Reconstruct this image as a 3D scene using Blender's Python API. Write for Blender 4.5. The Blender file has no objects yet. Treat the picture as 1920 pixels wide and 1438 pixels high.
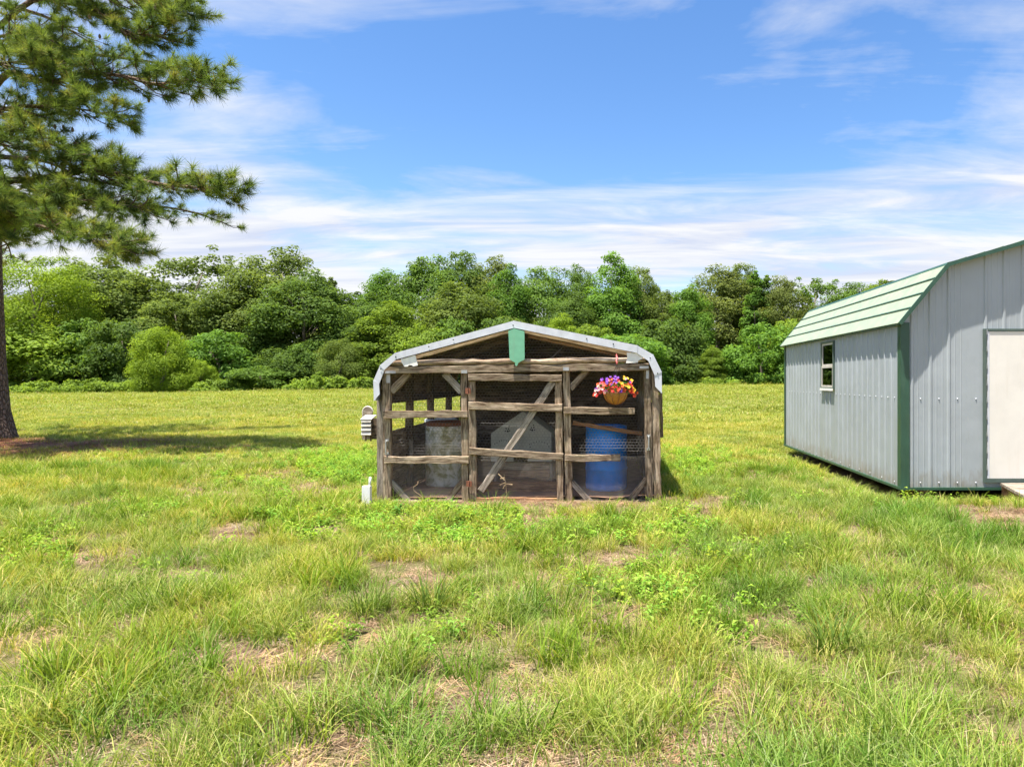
import bpy, math, random
import numpy as np
from mathutils import Vector, Matrix

R = math.radians
scn = bpy.context.scene
COL = scn.collection
random.seed(7)

# ------------------------------------------------------------------ camera
cam_d = bpy.data.cameras.new('camera')
cam = bpy.data.objects.new('camera', cam_d)
COL.objects.link(cam)
cam.location = (0, 0, 1.6)
cam.rotation_euler = (R(90), 0, 0)
cam_d.sensor_width = 36
cam_d.lens = 24
cam_d.shift_x = -185 / 1920
cam_d.shift_y = -7 / 1920
cam_d.clip_start = 0.05
cam_d.clip_end = 3000
scn.camera = cam

# ------------------------------------------------------------------ light
TO_SUN = Vector((-1.0, -0.85, 5.0)).normalized()
sun_d = bpy.data.lights.new('sun', 'SUN')
sun_d.energy = 5.0
sun_d.angle = R(0.6)
sun_d.color = (1.0, 0.95, 0.86)
sun = bpy.data.objects.new('sun', sun_d)
COL.objects.link(sun)
sun.rotation_euler = TO_SUN.to_track_quat('Z', 'Y').to_euler()
sun.location = TO_SUN * 60

vs = scn.view_settings
vs.view_transform = 'Standard'
vs.look = 'None'
vs.gamma = 1
vs.use_curve_mapping = False
vs.exposure = 1.3
scn.cycles.max_bounces = 5
scn.cycles.diffuse_bounces = 4
scn.cycles.glossy_bounces = 2
scn.cycles.transmission_bounces = 3
scn.cycles.transparent_max_bounces = 10
scn.cycles.use_adaptive_sampling = True
scn.cycles.adaptive_threshold = 0.022
scn.cycles.caustics_reflective = False
scn.cycles.caustics_refractive = False
scn.cycles.use_denoising = True

SEEDZ = 6.7
SKY_STRENGTH = 0.095
CLOUD = 4.3            # cloud radiance in the units of the sky texture


class NT:
    """small helper to write node trees"""
    def __init__(self, tree):
        self.t = tree
        self.n = tree.nodes
        self.l = tree.links

    def add(self, typ, **kw):
        nd = self.n.new(typ)
        for k, v in kw.items():
            setattr(nd, k, v)
        return nd

    def put(self, sock, v):
        if isinstance(v, bpy.types.NodeSocket):
            self.l.new(v, sock)
        elif v is not None:
            if sock.type == 'RGBA' and not hasattr(v, '__len__'):
                v = (v, v, v, 1)
            elif sock.type == 'RGBA' and len(v) == 3:
                v = (*v, 1)
            sock.default_value = v

    def math(self, op, a, b=None, c=None, clamp=False):
        nd = self.add('ShaderNodeMath', operation=op, use_clamp=clamp)
        for i, v in enumerate((a, b, c)):
            if v is not None:
                self.put(nd.inputs[i], v)
        return nd.outputs[0]

    def vmath(self, op, a, b=None):
        nd = self.add('ShaderNodeVectorMath', operation=op)
        self.put(nd.inputs[0], a)
        if b is not None:
            self.put(nd.inputs[1], b)
        return nd.outputs[0]

    def noise(self, vec, scale=5, detail=4, rough=0.55, dist=0.0):
        nd = self.add('ShaderNodeTexNoise')
        if vec is not None:
            self.l.new(vec, nd.inputs['Vector'])
        nd.inputs['Scale'].default_value = scale
        nd.inputs['Detail'].default_value = detail
        nd.inputs['Roughness'].default_value = rough
        nd.inputs['Distortion'].default_value = dist
        return nd.outputs['Fac']

    def vor(self, vec, scale=5, feature='F1'):
        nd = self.add('ShaderNodeTexVoronoi', feature=feature)
        self.l.new(vec, nd.inputs['Vector'])
        nd.inputs['Scale'].default_value = scale
        return nd

    def ramp(self, fac, stops):
        nd = self.add('ShaderNodeValToRGB')
        self.l.new(fac, nd.inputs[0])
        el = nd.color_ramp.elements
        while len(el) < len(stops):
            el.new(0.5)
        for e, (p, c) in zip(el, stops):
            e.position = p
            e.color = (c, c, c, 1) if not hasattr(c, '__len__') else (*c, 1)
        return nd.outputs[0]

    def mix(self, fac, a, b, blend='MIX'):
        nd = self.add('ShaderNodeMix', data_type='RGBA', blend_type=blend)
        self.put(nd.inputs[0], fac)
        self.put(nd.inputs[6], a)
        self.put(nd.inputs[7], b)
        return nd.outputs[2]

    def mapr(self, v, a, b, c=0.0, d=1.0):
        nd = self.add('ShaderNodeMapRange')
        self.put(nd.inputs[0], v)
        for i, x in enumerate((a, b, c, d)):
            nd.inputs[1 + i].default_value = x
        return nd.outputs[0]

    def scale(self, vec, s):
        return self.vmath('MULTIPLY', vec, s)

    def bump(self, h, strength=0.3, dist=0.01):
        nd = self.add('ShaderNodeBump')
        nd.inputs['Strength'].default_value = strength
        nd.inputs['Distance'].default_value = dist
        self.l.new(h, nd.inputs['Height'])
        return nd.outputs[0]


world = bpy.data.worlds.new('World')
scn.world = world
world.use_nodes = True
w = NT(world.node_tree)
w.n.clear()
sky = w.add('ShaderNodeTexSky', sky_type='NISHITA')
sky.sun_disc = False
sky.sun_elevation = math.asin(TO_SUN.z)
sky.sun_rotation = math.atan2(TO_SUN.x, TO_SUN.y)
sky.air_density = 1.0
sky.dust_density = 0.3
sky.ozone_density = 2.0
tc = w.add('ShaderNodeTexCoord')
sep = w.add('ShaderNodeSeparateXYZ')
w.l.new(tc.outputs['Generated'], sep.inputs[0])
dz = w.math('MAXIMUM', sep.outputs[2], 0.0)
den = w.math('ADD', dz, 0.10)
comb = w.add('ShaderNodeCombineXYZ')
w.put(comb.inputs[0], w.math('DIVIDE', sep.outputs[0], den))
w.put(comb.inputs[1], w.math('DIVIDE', sep.outputs[1], den))
comb.inputs[2].default_value = SEEDZ
rot = w.add('ShaderNodeMapping')
w.l.new(comb.outputs[0], rot.inputs[0])
rot.inputs['Rotation'].default_value = (0, 0, R(-24))
rot.inputs['Scale'].default_value = (0.7, 1.1, 1.0)
cn1 = w.noise(rot.outputs[0], 0.85, 9, 0.56, 0.35)
rot2 = w.add('ShaderNodeMapping')
w.l.new(comb.outputs[0], rot2.inputs[0])
rot2.inputs['Location'].default_value = (4.3, 1.9, 2.0)
rot2.inputs['Rotation'].default_value = (0, 0, R(15))
rot2.inputs['Scale'].default_value = (0.5, 1.6, 1.0)
cn2 = w.noise(rot2.outputs[0], 2.1, 8, 0.62, 0.6)
cn = w.math('ADD', w.math('MULTIPLY', cn1, 0.72), w.math('MULTIPLY', cn2, 0.28))
# more cloud lies along a line of sight near the horizon
low = w.mapr(dz, 0.11, 0.35, 0.215, 0.02)
low.node.interpolation_type = 'SMOOTHSTEP'
dens = w.mapr(w.math('ADD', cn, low), 0.49, 0.68, 0.0, 0.97)
hs = w.add('ShaderNodeHueSaturation')
hs.inputs['Saturation'].default_value = 1.22
hs.inputs['Hue'].default_value = 0.504
hs.inputs['Value'].default_value = 1.0
w.l.new(sky.outputs[0], hs.inputs['Color'])
cloudc = w.mix(w.mapr(cn2, .38, .6), (CLOUD * .70, CLOUD * .76, CLOUD * .93), (CLOUD * .98, CLOUD * .985, CLOUD * 1.0))
skyc = w.mix(dens, hs.outputs[0], cloudc)
bg = w.add('ShaderNodeBackground')
w.l.new(skyc, bg.inputs[0])
bg.inputs[1].default_value = SKY_STRENGTH
wo = w.add('ShaderNodeOutputWorld')
w.l.new(bg.outputs[0], wo.inputs[0])

# ------------------------------------------------------------------ helpers
F = 1280.0


def P(px, py, Y):
    """point at distance Y that stands at that place of the 1920 px wide photograph (used for measuring)"""
    return Vector(((px - 1145) / F * Y, Y, 1.6 - (py - 712) / F * Y))


def hash2(ix, iy, seed):
    h = (ix.astype(np.int64) * 374761393 + iy.astype(np.int64) * 668265263 + seed * 974634777) & 0xffffffff
    h = ((h ^ (h >> 13)) * 1274126177) & 0xffffffff
    return ((h ^ (h >> 16)) & 0xffff) / 65535.0


def vnoise(x, y, seed=0):
    x = np.asarray(x, float)
    y = np.asarray(y, float)
    ix, iy = np.floor(x), np.floor(y)
    fx, fy = x - ix, y - iy
    fx = fx * fx * (3 - 2 * fx)
    fy = fy * fy * (3 - 2 * fy)
    a = hash2(ix, iy, seed); b = hash2(ix + 1, iy, seed)
    c = hash2(ix, iy + 1, seed); d = hash2(ix + 1, iy + 1, seed)
    return (a * (1 - fx) + b * fx) * (1 - fy) + (c * (1 - fx) + d * fx) * fy


def fbm(x, y, seed=0, o=4):
    s, a, t = 0, 1.0, 0
    for k in range(o):
        s = s + a * vnoise(np.asarray(x) * 2 ** k, np.asarray(y) * 2 ** k, seed + k * 17)
        t += a
        a *= 0.5
    return s / t


def sstep(a, b, x):
    t = np.clip((np.asarray(x, float) - a) / (b - a), 0, 1)
    return t * t * (3 - 2 * t)


def gz(x, y):
    """height of the land"""
    x = np.asarray(x, float); y = np.asarray(y, float)
    t = sstep(18, 80, y)
    h = t * (np.clip((x + 61) / 70, -.3, 1.3) * .9 + .08)
    flat = np.clip(sstep(-3.7, -3.2, x) * (1 - sstep(.9, 1.4, x)) * sstep(8.3, 8.9, y) * (1 - sstep(13.7, 14.4, y))
                   + sstep(3.3, 3.9, x) * (1 - sstep(8.2, 9, x)) * sstep(8.2, 9.2, y) * (1 - sstep(16, 17, y)), 0, 1)
    shedf = sstep(3.0, 3.95, x) * (1 - sstep(8.2, 9, x)) * sstep(8.7, 9.4, y) * (1 - sstep(15.9, 17, y))
    h = h - .13 * shedf
    h = h + (1 - flat) * (1 - sstep(20, 40, y)) * ((fbm(x * .8, y * .8, 3) - .5) * .10 + (fbm(x * 3, y * 3, 9) - .5) * .045)
    return h


def GZ(x, y):
    return float(gz(np.array([x]), np.array([y]))[0])


def tag(o, label=None, cat=None, group=None, kind=None):
    if label: o['label'] = label
    if cat: o['category'] = cat
    if group: o['group'] = group
    if kind: o['kind'] = kind
    return o


def empty(name, loc, label, cat, group=None):
    o = bpy.data.objects.new(name, None)
    o.location = loc
    o.empty_display_size = 0.2
    COL.objects.link(o)
    return tag(o, label, cat, group)


def new_mesh(name, V, Fc, mat=None, smooth=False, grain=None, fattr=None):
    me = bpy.data.meshes.new(name)
    me.from_pydata([tuple(v) for v in V], [], [tuple(f) for f in Fc])
    if grain is not None:
        a = me.attributes.new('grain', 'FLOAT_VECTOR', 'POINT')
        a.data.foreach_set('vector', np.asarray(grain, np.float32).ravel())
    if fattr:
        for k, v in fattr.items():
            a = me.attributes.new(k, 'FLOAT', 'FACE')
            a.data.foreach_set('value', np.asarray(v, np.float32))
    if mat:
        me.materials.append(mat)
    if smooth:
        me.polygons.foreach_set('use_smooth', [True] * len(me.polygons))
    me.update()
    return me


def fast_mesh(name, V, quads, mat=None, fattr=None, tris=None):
    """big meshes straight from arrays"""
    me = bpy.data.meshes.new(name)
    V = np.asarray(V, np.float32)
    me.vertices.add(len(V))
    me.vertices.foreach_set('co', V.ravel())
    k = quads.shape[1]
    me.loops.add(quads.size)
    me.loops.foreach_set('vertex_index', quads.astype(np.int32).ravel())
    me.polygons.add(len(quads))
    me.polygons.foreach_set('loop_start', np.arange(0, quads.size, k, dtype=np.int32))
    me.update(calc_edges=True)
    me.validate()
    if fattr:
        for nm, v in fattr.items():
            a = me.attributes.new(nm, 'FLOAT', 'FACE')
            a.data.foreach_set('value', np.asarray(v, np.float32))
    if mat:
        me.materials.append(mat)
    return me


def link(name, me, parent=None, loc=None):
    """link a mesh given in world coordinates (loc: move its origin there)"""
    o = bpy.data.objects.new(name, me)
    COL.objects.link(o)
    if loc is not None:
        o.location = loc
    if parent is not None:
        o.parent = parent
        base = Vector((0, 0, 0))
        p = parent
        while p is not None:
            base = base + p.location if p.parent is None else base
            p = p.parent
        # every parent keeps rotation 0 and scale 1, so the inverse is one translation
        o.matrix_parent_inverse = Matrix.Translation(-world_loc(parent))
    return o


WL = {}


def world_loc(o):
    return WL[o.name] if o.name in WL else Vector(o.location)


class G:
    """collects geometry (world coordinates) with a wood-grain coordinate"""
    def __init__(self):
        self.V, self.F, self.g = [], [], []

    def add(self, V, Fc, g=None):
        n = len(self.V)
        self.V += [Vector(v) for v in V]
        self.F += [tuple(i + n for i in f) for f in Fc]
        self.g += list(g) if g is not None else [tuple(v) for v in V]
        return self

    def board(self, p0, p1, w, t, normal=(0, -1, 0), jit=0.0, seed=0, n=None, cham=None):
        """plank from p0 to p1, w wide, t thick; its face looks along normal and lies on the p0-p1 line at mid thickness"""
        rg = random.Random(seed * 7919 + 13)
        p0, p1 = Vector(p0), Vector(p1)
        x = (p1 - p0); L = x.length; x.normalize()
        z = Vector(normal); z = (z - x * z.dot(x)).normalized()
        y = z.cross(x)
        c = cham if cham is not None else min(.006, w * .12, t * .2)
        hw, ht = w / 2, t / 2
        ring = [(-hw + c, -ht), (hw - c, -ht), (hw, -ht + c), (hw, ht - c), (hw - c, ht), (-hw + c, ht), (-hw, ht - c), (-hw, -ht + c)]
        n = n or max(2, min(16, int(L / .11)))
        V, g, Fc = [], [], []
        off = rg.random() * 50
        for i in range(n + 1):
            s = i / n
            jy, jz = rg.uniform(-jit, jit), rg.uniform(-jit, jit) * .5
            jw = rg.uniform(-jit, jit)
            for (a, b) in ring:
                yy = a + jy + (jw if a > 0 else -jw) + rg.uniform(-jit, jit) * .35
                zz = b + jz
                V.append(p0 + x * (L * s) + y * yy + z * zz)
                g.append((L * s + off, yy + off * .37, zz + off * .71))
        for i in range(n):
            for k in range(8):
                a = i * 8 + k; b = i * 8 + (k + 1) % 8
                Fc.append((a, b, b + 8, a + 8))
        Fc.append(tuple(range(7, -1, -1)))
        Fc.append(tuple(n * 8 + k for k in range(8)))
        return self.add(V, Fc, g)

    def box(self, lo, hi):
        (a, b, c), (d, e, f) = lo, hi
        V = [(a, b, c), (d, b, c), (d, e, c), (a, e, c), (a, b, f), (d, b, f), (d, e, f), (a, e, f)]
        return self.add(V, [(0, 3, 2, 1), (4, 5, 6, 7), (0, 1, 5, 4), (1, 2, 6, 5), (2, 3, 7, 6), (3, 0, 4, 7)])

    def prism(self, poly, axis, a, b):
        """polygon (two coordinates) extruded along axis from a to b; axis 1: poly is (x,z); axis 0: (y,z)"""
        n = len(poly)
        mk = (lambda p, t: (p[0], t, p[1])) if axis == 1 else ((lambda p, t: (t, p[0], p[1])) if axis == 0 else (lambda p, t: (p[0], p[1], t)))
        V = [mk(p, a) for p in poly] + [mk(p, b) for p in poly]
        Fc = [tuple(range(n)), tuple(range(2 * n - 1, n - 1, -1))]
        for i in range(n):
            j = (i + 1) % n
            Fc.append((i, i + n, j + n, j))
        return self.add(V, Fc)

    def tube(self, pts, rad, n=8, cap=True):
        pts = [Vector(p) for p in pts]
        if not hasattr(rad, '__len__'):
            rad = [rad] * len(pts)
        V, Fc, g = [], [], []
        up = Vector((0, 0, 1))
        d0 = (pts[1] - pts[0]).normalized()
        if abs(d0.z) > .9:
            up = Vector((1, 0, 0))
        u = (up - d0 * up.dot(d0)).normalized()
        L = 0
        for i, p in enumerate(pts):
            d = (pts[min(i + 1, len(pts) - 1)] - pts[max(i - 1, 0)]).normalized()
            u = (u - d * u.dot(d)).normalized()
            v = d.cross(u)
            if i:
                L += (p - pts[i - 1]).length
            for k in range(n):
                a = 2 * math.pi * k / n
                V.append(p + (u * math.cos(a) + v * math.sin(a)) * rad[i])
                g.append((L, math.cos(a) * rad[i], math.sin(a) * rad[i]))
        for i in range(len(pts) - 1):
            for k in range(n):
                a = i * n + k; b = i * n + (k + 1) % n
                Fc.append((a, b, b + n, a + n))
        if cap:
            Fc.append(tuple(range(n - 1, -1, -1)))
            Fc.append(tuple((len(pts) - 1) * n + k for k in range(n)))
        return self.add(V, Fc, g)

    def lathe(self, c, prof, n=32, close=True):
        c = Vector(c)
        V, Fc = [], []
        for (r, z) in prof:
            for k in range(n):
                a = 2 * math.pi * k / n
                V.append(c + Vector((r * math.cos(a), r * math.sin(a), z)))
        for i in range(len(prof) - 1):
            for k in range(n):
                a = i * n + k; b = i * n + (k + 1) % n
                Fc.append((a, b, b + n, a + n))
        if close:
            Fc.append(tuple(range(n - 1, -1, -1)))
            Fc.append(tuple((len(prof) - 1) * n + k for k in range(n)))
        return self.add(V, Fc)

    def obj(self, name, mat, parent=None, smooth=False, loc=None):
        c = Vector(loc) if loc is not None else sum(self.V, Vector()) / len(self.V)
        me = new_mesh(name, [v - c for v in self.V], self.F, mat, smooth, self.g)
        o = link(name, me, parent, c)
        WL[o.name] = c
        return o


def place(name, me, parent, loc, rot=(0, 0, 0), scale=(1, 1, 1)):
    o = bpy.data.objects.new(name, me)
    COL.objects.link(o)
    o.location = loc
    o.rotation_euler = rot
    o.scale = scale
    if parent is not None:
        o.parent = parent
        o.matrix_parent_inverse = Matrix.Translation(-world_loc(parent))
    return o


# ------------------------------------------------------------------ materials
MATS = {}


def material(name, base=None, rough=0.6, metal=0.0, spec=0.5):
    m = bpy.data.materials.new(name)
    m.use_nodes = True
    k = NT(m.node_tree)
    b = k.n['Principled BSDF']
    if base:
        b.inputs['Base Color'].default_value = (*base, 1)
    b.inputs['Roughness'].default_value = rough
    b.inputs['Metallic'].default_value = metal
    b.inputs['Specular IOR Level'].default_value = spec
    MATS[name] = m
    return m, k, b


def wood_mat(name, light, mid, dark, moss=0.0, bumps=0.5):
    m, k, b = material(name, rough=0.9, spec=0.2)
    at = k.add('ShaderNodeAttribute', attribute_name='grain')
    oi = k.add('ShaderNodeObjectInfo')
    v = k.vmath('ADD', at.outputs['Vector'], k.scale(oi.outputs['Location'], (3.1, 2.3, 1.7)))
    big = k.noise(k.scale(v, (2.2, 12, 12)), 1.7, 6, 0.68, 0.5)
    fine = k.noise(k.scale(v, (2.6, 42, 42)), 1.5, 5, 0.7, 0.3)
    blot = k.noise(v, 9.0, 5, 0.7)
    c = k.ramp(big, [(0.36, dark), (0.5, mid), (0.63, light)])
    crack = k.ramp(fine, [(0.36, 0.22), (0.46, 0.85), (0.66, 1.25)])
    c = k.mix(1.0, c, crack, 'MULTIPLY')
    c = k.mix(k.mapr(blot, .52, .68, 0, .7), c, dark)
    if moss:
        mn = k.noise(v, 5.5, 4, .6)
        c = k.mix(k.mapr(mn, .55, .7, 0, moss), c, (0.13, 0.14, 0.045))
    r = k.mapr(oi.outputs['Random'], 0, 1, .8, 1.2)
    c = k.mix(1.0, c, r, 'MULTIPLY')
    k.l.new(c, b.inputs['Base Color'])
    h = k.math('ADD', k.math('MULTIPLY', fine, .7), k.math('MULTIPLY', big, .5))
    k.l.new(k.bump(h, bumps, .012), b.inputs['Normal'])
    return m


WOOD = wood_mat('weathered_wood', (.49, .385, .275), (.34, .25, .17), (.13, .083, .05), .3, .8)
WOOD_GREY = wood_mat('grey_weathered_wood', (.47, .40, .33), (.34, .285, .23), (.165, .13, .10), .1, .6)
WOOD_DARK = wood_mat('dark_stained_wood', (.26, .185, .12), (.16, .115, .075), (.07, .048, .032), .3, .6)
WOOD_ROOF = wood_mat('brown_roof_boards', (.42, .32, .20), (.31, .225, .135), (.16, .105, .06), 0, .4)
WOOD_TAN = wood_mat('tan_wood', (.48, .36, .22), (.38, .27, .155), (.22, .145, .08), 0, .3)
WOOD_RED = wood_mat('red_brown_wood', (.42, .24, .13), (.33, .175, .09), (.18, .09, .05), 0, .3)
WOOD_ORANGE = wood_mat('orange_brown_wood', (.74, .40, .20), (.60, .31, .15), (.40, .19, .09), 0, .3)
WOOD_LOG = wood_mat('stripped_log_wood', (.56, .44, .33), (.42, .31, .215), (.21, .13, .085), .05, .8)
WOOD_RAMP = wood_mat('pale_plank_wood', (.44, .38, .31), (.34, .285, .225), (.20, .16, .12), 0, .4)


def metal_mat(name, col, rough, metal, var=.12, scale=6.0, dirt=(.3, .25, .18), dirt_amt=.25, spec=.5):
    m, k, b = material(name, rough=rough, metal=metal, spec=spec)
    tcx = k.add('ShaderNodeTexCoord')
    geo = k.add('ShaderNodeNewGeometry')
    n1 = k.noise(geo.outputs['Position'], scale, 5, .6)
    n2 = k.noise(k.scale(geo.outputs['Position'], (9, 9, .9)), 1.3, 5, .65)
    c = k.mix(1.0, col, k.mapr(n1, .3, .7, 1 - var, 1 + var), 'MULTIPLY')
    c = k.mix(k.mapr(n2, .52, .75, 0, dirt_amt), c, dirt)
    k.l.new(c, b.inputs['Base Color'])
    k.l.new(k.mapr(n1, .3, .7, max(rough - .1, .05), rough + .12), b.inputs['Roughness'])
    return m


GALV = metal_mat('galvanised_trim', (.66, .67, .72), .42, .15, .10, 7, (.35, .34, .36), .25)
GALV_ROOF = metal_mat('galvanised_roof', (.50, .50, .52), .5, .3, .15, 5, (.25, .17, .10), .5)
SIDING = metal_mat('grey_siding', (.37, .40, .42), .42, .0, .07, 1.5, (.33, .35, .33), .3)
k = NT(SIDING.node_tree)
b = k.n['Principled BSDF']
old = b.inputs['Base Color'].links[0].from_socket
geo = k.add('ShaderNodeNewGeometry')
sp = k.add('ShaderNodeSeparateXYZ'); k.l.new(geo.outputs['Position'], sp.inputs[0])
splash = k.math('SUBTRACT', k.noise(k.scale(geo.outputs['Position'], (14, 14, 5)), 1.0, 5, .7), k.math('MULTIPLY', sp.outputs[2], 1.1))
rust = k.noise(k.scale(geo.outputs['Position'], (22, 22, 1.6)), 1.0, 4, .6)
c = k.mix(k.mapr(splash, .12, .5, 0, .7), old, (.24, .19, .125))
c = k.mix(k.mapr(rust, .62, .8, 0, .35), c, (.28, .27, .24))
k.l.new(c, b.inputs['Base Color'])
k.l.new(k.bump(k.noise(geo.outputs['Position'], 2.2, 3, .5), .25, .03), b.inputs['Normal'])
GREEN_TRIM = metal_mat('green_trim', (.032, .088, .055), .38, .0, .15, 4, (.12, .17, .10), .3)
DOOR_TRIM = metal_mat('grey_green_trim', (.085, .12, .10), .45, .0, .15, 4, (.16, .17, .14), .4)
GREEN_ROOF = metal_mat('sage_roof', (.28, .33, .225), .45, .0, .09, 6, (.36, .44, .30), .4)
GREEN_PLAQUE = metal_mat('green_plaque_paint', (.17, .44, .28), .6, .0, .12, 9, (.30, .38, .25), .35)
DOOR_PAINT = metal_mat('cream_door_paint', (.80, .75, .68), .5, .0, .05, 3, (.66, .58, .48), .3)
WHITE_PAINT = metal_mat('white_flaking_paint', (.90, .87, .82), .6, .0, .08, 9, (.45, .38, .30), .35)
WHITE_PVC = metal_mat('white_pvc', (.82, .82, .80), .4, .0, .04, 9, (.6, .6, .55), .2)
RUST = metal_mat('rusty_iron', (.26, .10, .055), .85, .2, .3, 30, (.10, .05, .03), .6)
STEEL = metal_mat('dull_steel', (.5, .5, .5), .4, .7, .15, 20, (.25, .2, .15), .3)
DARK_IRON = metal_mat('dark_iron', (.03, .03, .03), .6, .3, .2, 10)
BEIGE_PAINT = metal_mat('aged_beige_paint', (.56, .52, .46), .6, .0, .1, 9, (.36, .30, .24), .4)
GREY_HOUSE = metal_mat('grey_green_house_paint', (.50, .50, .43), .7, .0, .15, 6, (.32, .32, .23), .4)
BLUE_PLASTIC = metal_mat('blue_plastic', (.014, .29, .93), .42, .0, .14, 5, (.16, .30, .55), .3)
PINK_PLASTIC = metal_mat('red_plastic', (.62, .13, .12), .45, .0, .1, 9, (.6, .3, .25), .3)
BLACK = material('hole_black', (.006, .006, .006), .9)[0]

# mossy white barrel
m, k, b = material('mossy_grey_plastic', rough=.75, spec=.25)
geo = k.add('ShaderNodeNewGeometry')
n1 = k.noise(geo.outputs['Position'], 6.5, 6, .66, .6)
n2 = k.noise(k.scale(geo.outputs['Position'], (9, 9, 1.6)), 1.2, 6, .66, .3)
c = k.ramp(n1, [(.36, (.28, .25, .10)), (.45, (.55, .50, .29)), (.52, (.84, .78, .62)), (.62, (.95, .90, .78))])
c = k.mix(k.mapr(n2, .53, .70, 0, .7), c, (.32, .31, .15))
k.l.new(c, b.inputs['Base Color'])
MOSSY = m
PALE_PLASTIC = metal_mat('pale_grey_plastic', (.66, .68, .68), .6, .0, .1, 4, (.3, .3, .24), .5)

m, k, b = material('coco_liner', rough=.9)
geo = k.add('ShaderNodeNewGeometry')
n1 = k.noise(geo.outputs['Position'], 60, 4, .6)
k.l.new(k.ramp(n1, [(.3, (.34, .13, .02)), (.7, (.60, .28, .05))]), b.inputs['Base Color'])
k.l.new(k.bump(n1, .6, .01), b.inputs['Normal'])
COCO = m

# window glass: clear pane that mirrors the trees opposite
m = bpy.data.materials.new('window_glass')
m.use_nodes = True
k = NT(m.node_tree); k.n.clear()
gl = k.add('ShaderNodeBsdfGlossy'); gl.inputs['Roughness'].default_value = .02
gl.inputs['Color'].default_value = (.8, .85, .82, 1)
tr = k.add('ShaderNodeBsdfTransparent'); tr.inputs['Color'].default_value = (.35, .4, .38, 1)
fr = k.add('ShaderNodeFresnel'); fr.inputs[0].default_value = 1.5
mx = k.add('ShaderNodeMixShader')
k.put(mx.inputs[0], k.math('ADD', fr.outputs[0], .12, clamp=True))
k.l.new(tr.outputs[0], mx.inputs[1]); k.l.new(gl.outputs[0], mx.inputs[2])
out = k.add('ShaderNodeOutputMaterial'); k.l.new(mx.outputs[0], out.inputs[0])
GLASS = m

# fine hardware cloth: far too fine to model, so a half open sheet
m = bpy.data.materials.new('fine_wire_screen')
m.use_nodes = True
k = NT(m.node_tree); k.n.clear()
di = k.add('ShaderNodeBsdfDiffuse'); di.inputs[0].default_value = (.42, .37, .32, 1)
tr = k.add('ShaderNodeBsdfTransparent')
geo = k.add('ShaderNodeNewGeometry')
mx = k.add('ShaderNodeMixShader')
k.put(mx.inputs[0], k.mapr(k.noise(geo.outputs['Position'], 5, 4, .6), .3, .7, .12, .22))
k.l.new(tr.outputs[0], mx.inputs[1]); k.l.new(di.outputs[0], mx.inputs[2])
out = k.add('ShaderNodeOutputMaterial'); k.l.new(mx.outputs[0], out.inputs[0])
SCREEN = m
WIRE = material('chicken_wire', (.26, .24, .22), .6, .2)[0]


def leaf_material(name, cols, tint='OBJECT', trans=.5, rough=.6):
    """foliage: colour from a per-face value v, times the object's own colour (OBJECT) or the scatter tint (INSTANCER)"""
    m = bpy.data.materials.new(name)
    m.use_nodes = True
    k = NT(m.node_tree); k.n.clear()
    at = k.add('ShaderNodeAttribute', attribute_name='v')
    c = k.ramp(at.outputs['Fac'], cols)
    if tint == 'OBJECT':
        oi = k.add('ShaderNodeObjectInfo')
        c = k.mix(1.0, c, oi.outputs['Color'], 'MULTIPLY')
    elif tint == 'INSTANCER':
        a2 = k.add('ShaderNodeAttribute', attribute_name='tint', attribute_type='INSTANCER')
        c = k.mix(1.0, c, a2.outputs['Color'], 'MULTIPLY')
    pb = k.add('ShaderNodeBsdfPrincipled')
    pb.inputs['Roughness'].default_value = rough
    pb.inputs['Specular IOR Level'].default_value = .12
    k.l.new(c, pb.inputs['Base Color'])
    tl = k.add('ShaderNodeBsdfTranslucent')
    k.l.new(k.mix(1.0, c, (1.25, 1.2, .6), 'MULTIPLY'), tl.inputs[0])
    mx = k.add('ShaderNodeMixShader'); mx.inputs[0].default_value = trans
    k.l.new(pb.outputs[0], mx.inputs[1]); k.l.new(tl.outputs[0], mx.inputs[2])
    out = k.add('ShaderNodeOutputMaterial'); k.l.new(mx.outputs[0], out.inputs[0])
    return m


LEAF = leaf_material('tree_leaves', [(0, (.55, .6, .5)), (.5, (1, 1, 1)), (1, (1.5, 1.42, 1.3))])
NEEDLE = leaf_material('pine_needles', [(0, (.055, .095, .032)), (.5, (.135, .205, .045)), (.85, (.26, .33, .075)), (1, (.28, .21, .07))], None, .42)
GRASS = leaf_material('grass_blades', [(0, (.12, .19, .02)), (.4, (.26, .325, .044)), (.75, (.40, .43, .088)), (.93, (.55, .48, .18)), (1, (.64, .50, .26))], 'INSTANCER', .36)
WEED = leaf_material('weed_leaves', [(0, (.085, .175, .02)), (.5, (.19, .315, .036)), (1, (.33, .42, .08))], 'INSTANCER', .4)
STRAW = leaf_material('dry_straw', [(0, (.22, .135, .08)), (.5, (.35, .235, .145)), (1, (.52, .38, .25))], 'INSTANCER', .15)
PLANT = leaf_material('plant_leaves', [(0, (.6, .6, .6)), (1, (1.4, 1.4, 1.4))], 'OBJECT', .35)

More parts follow.
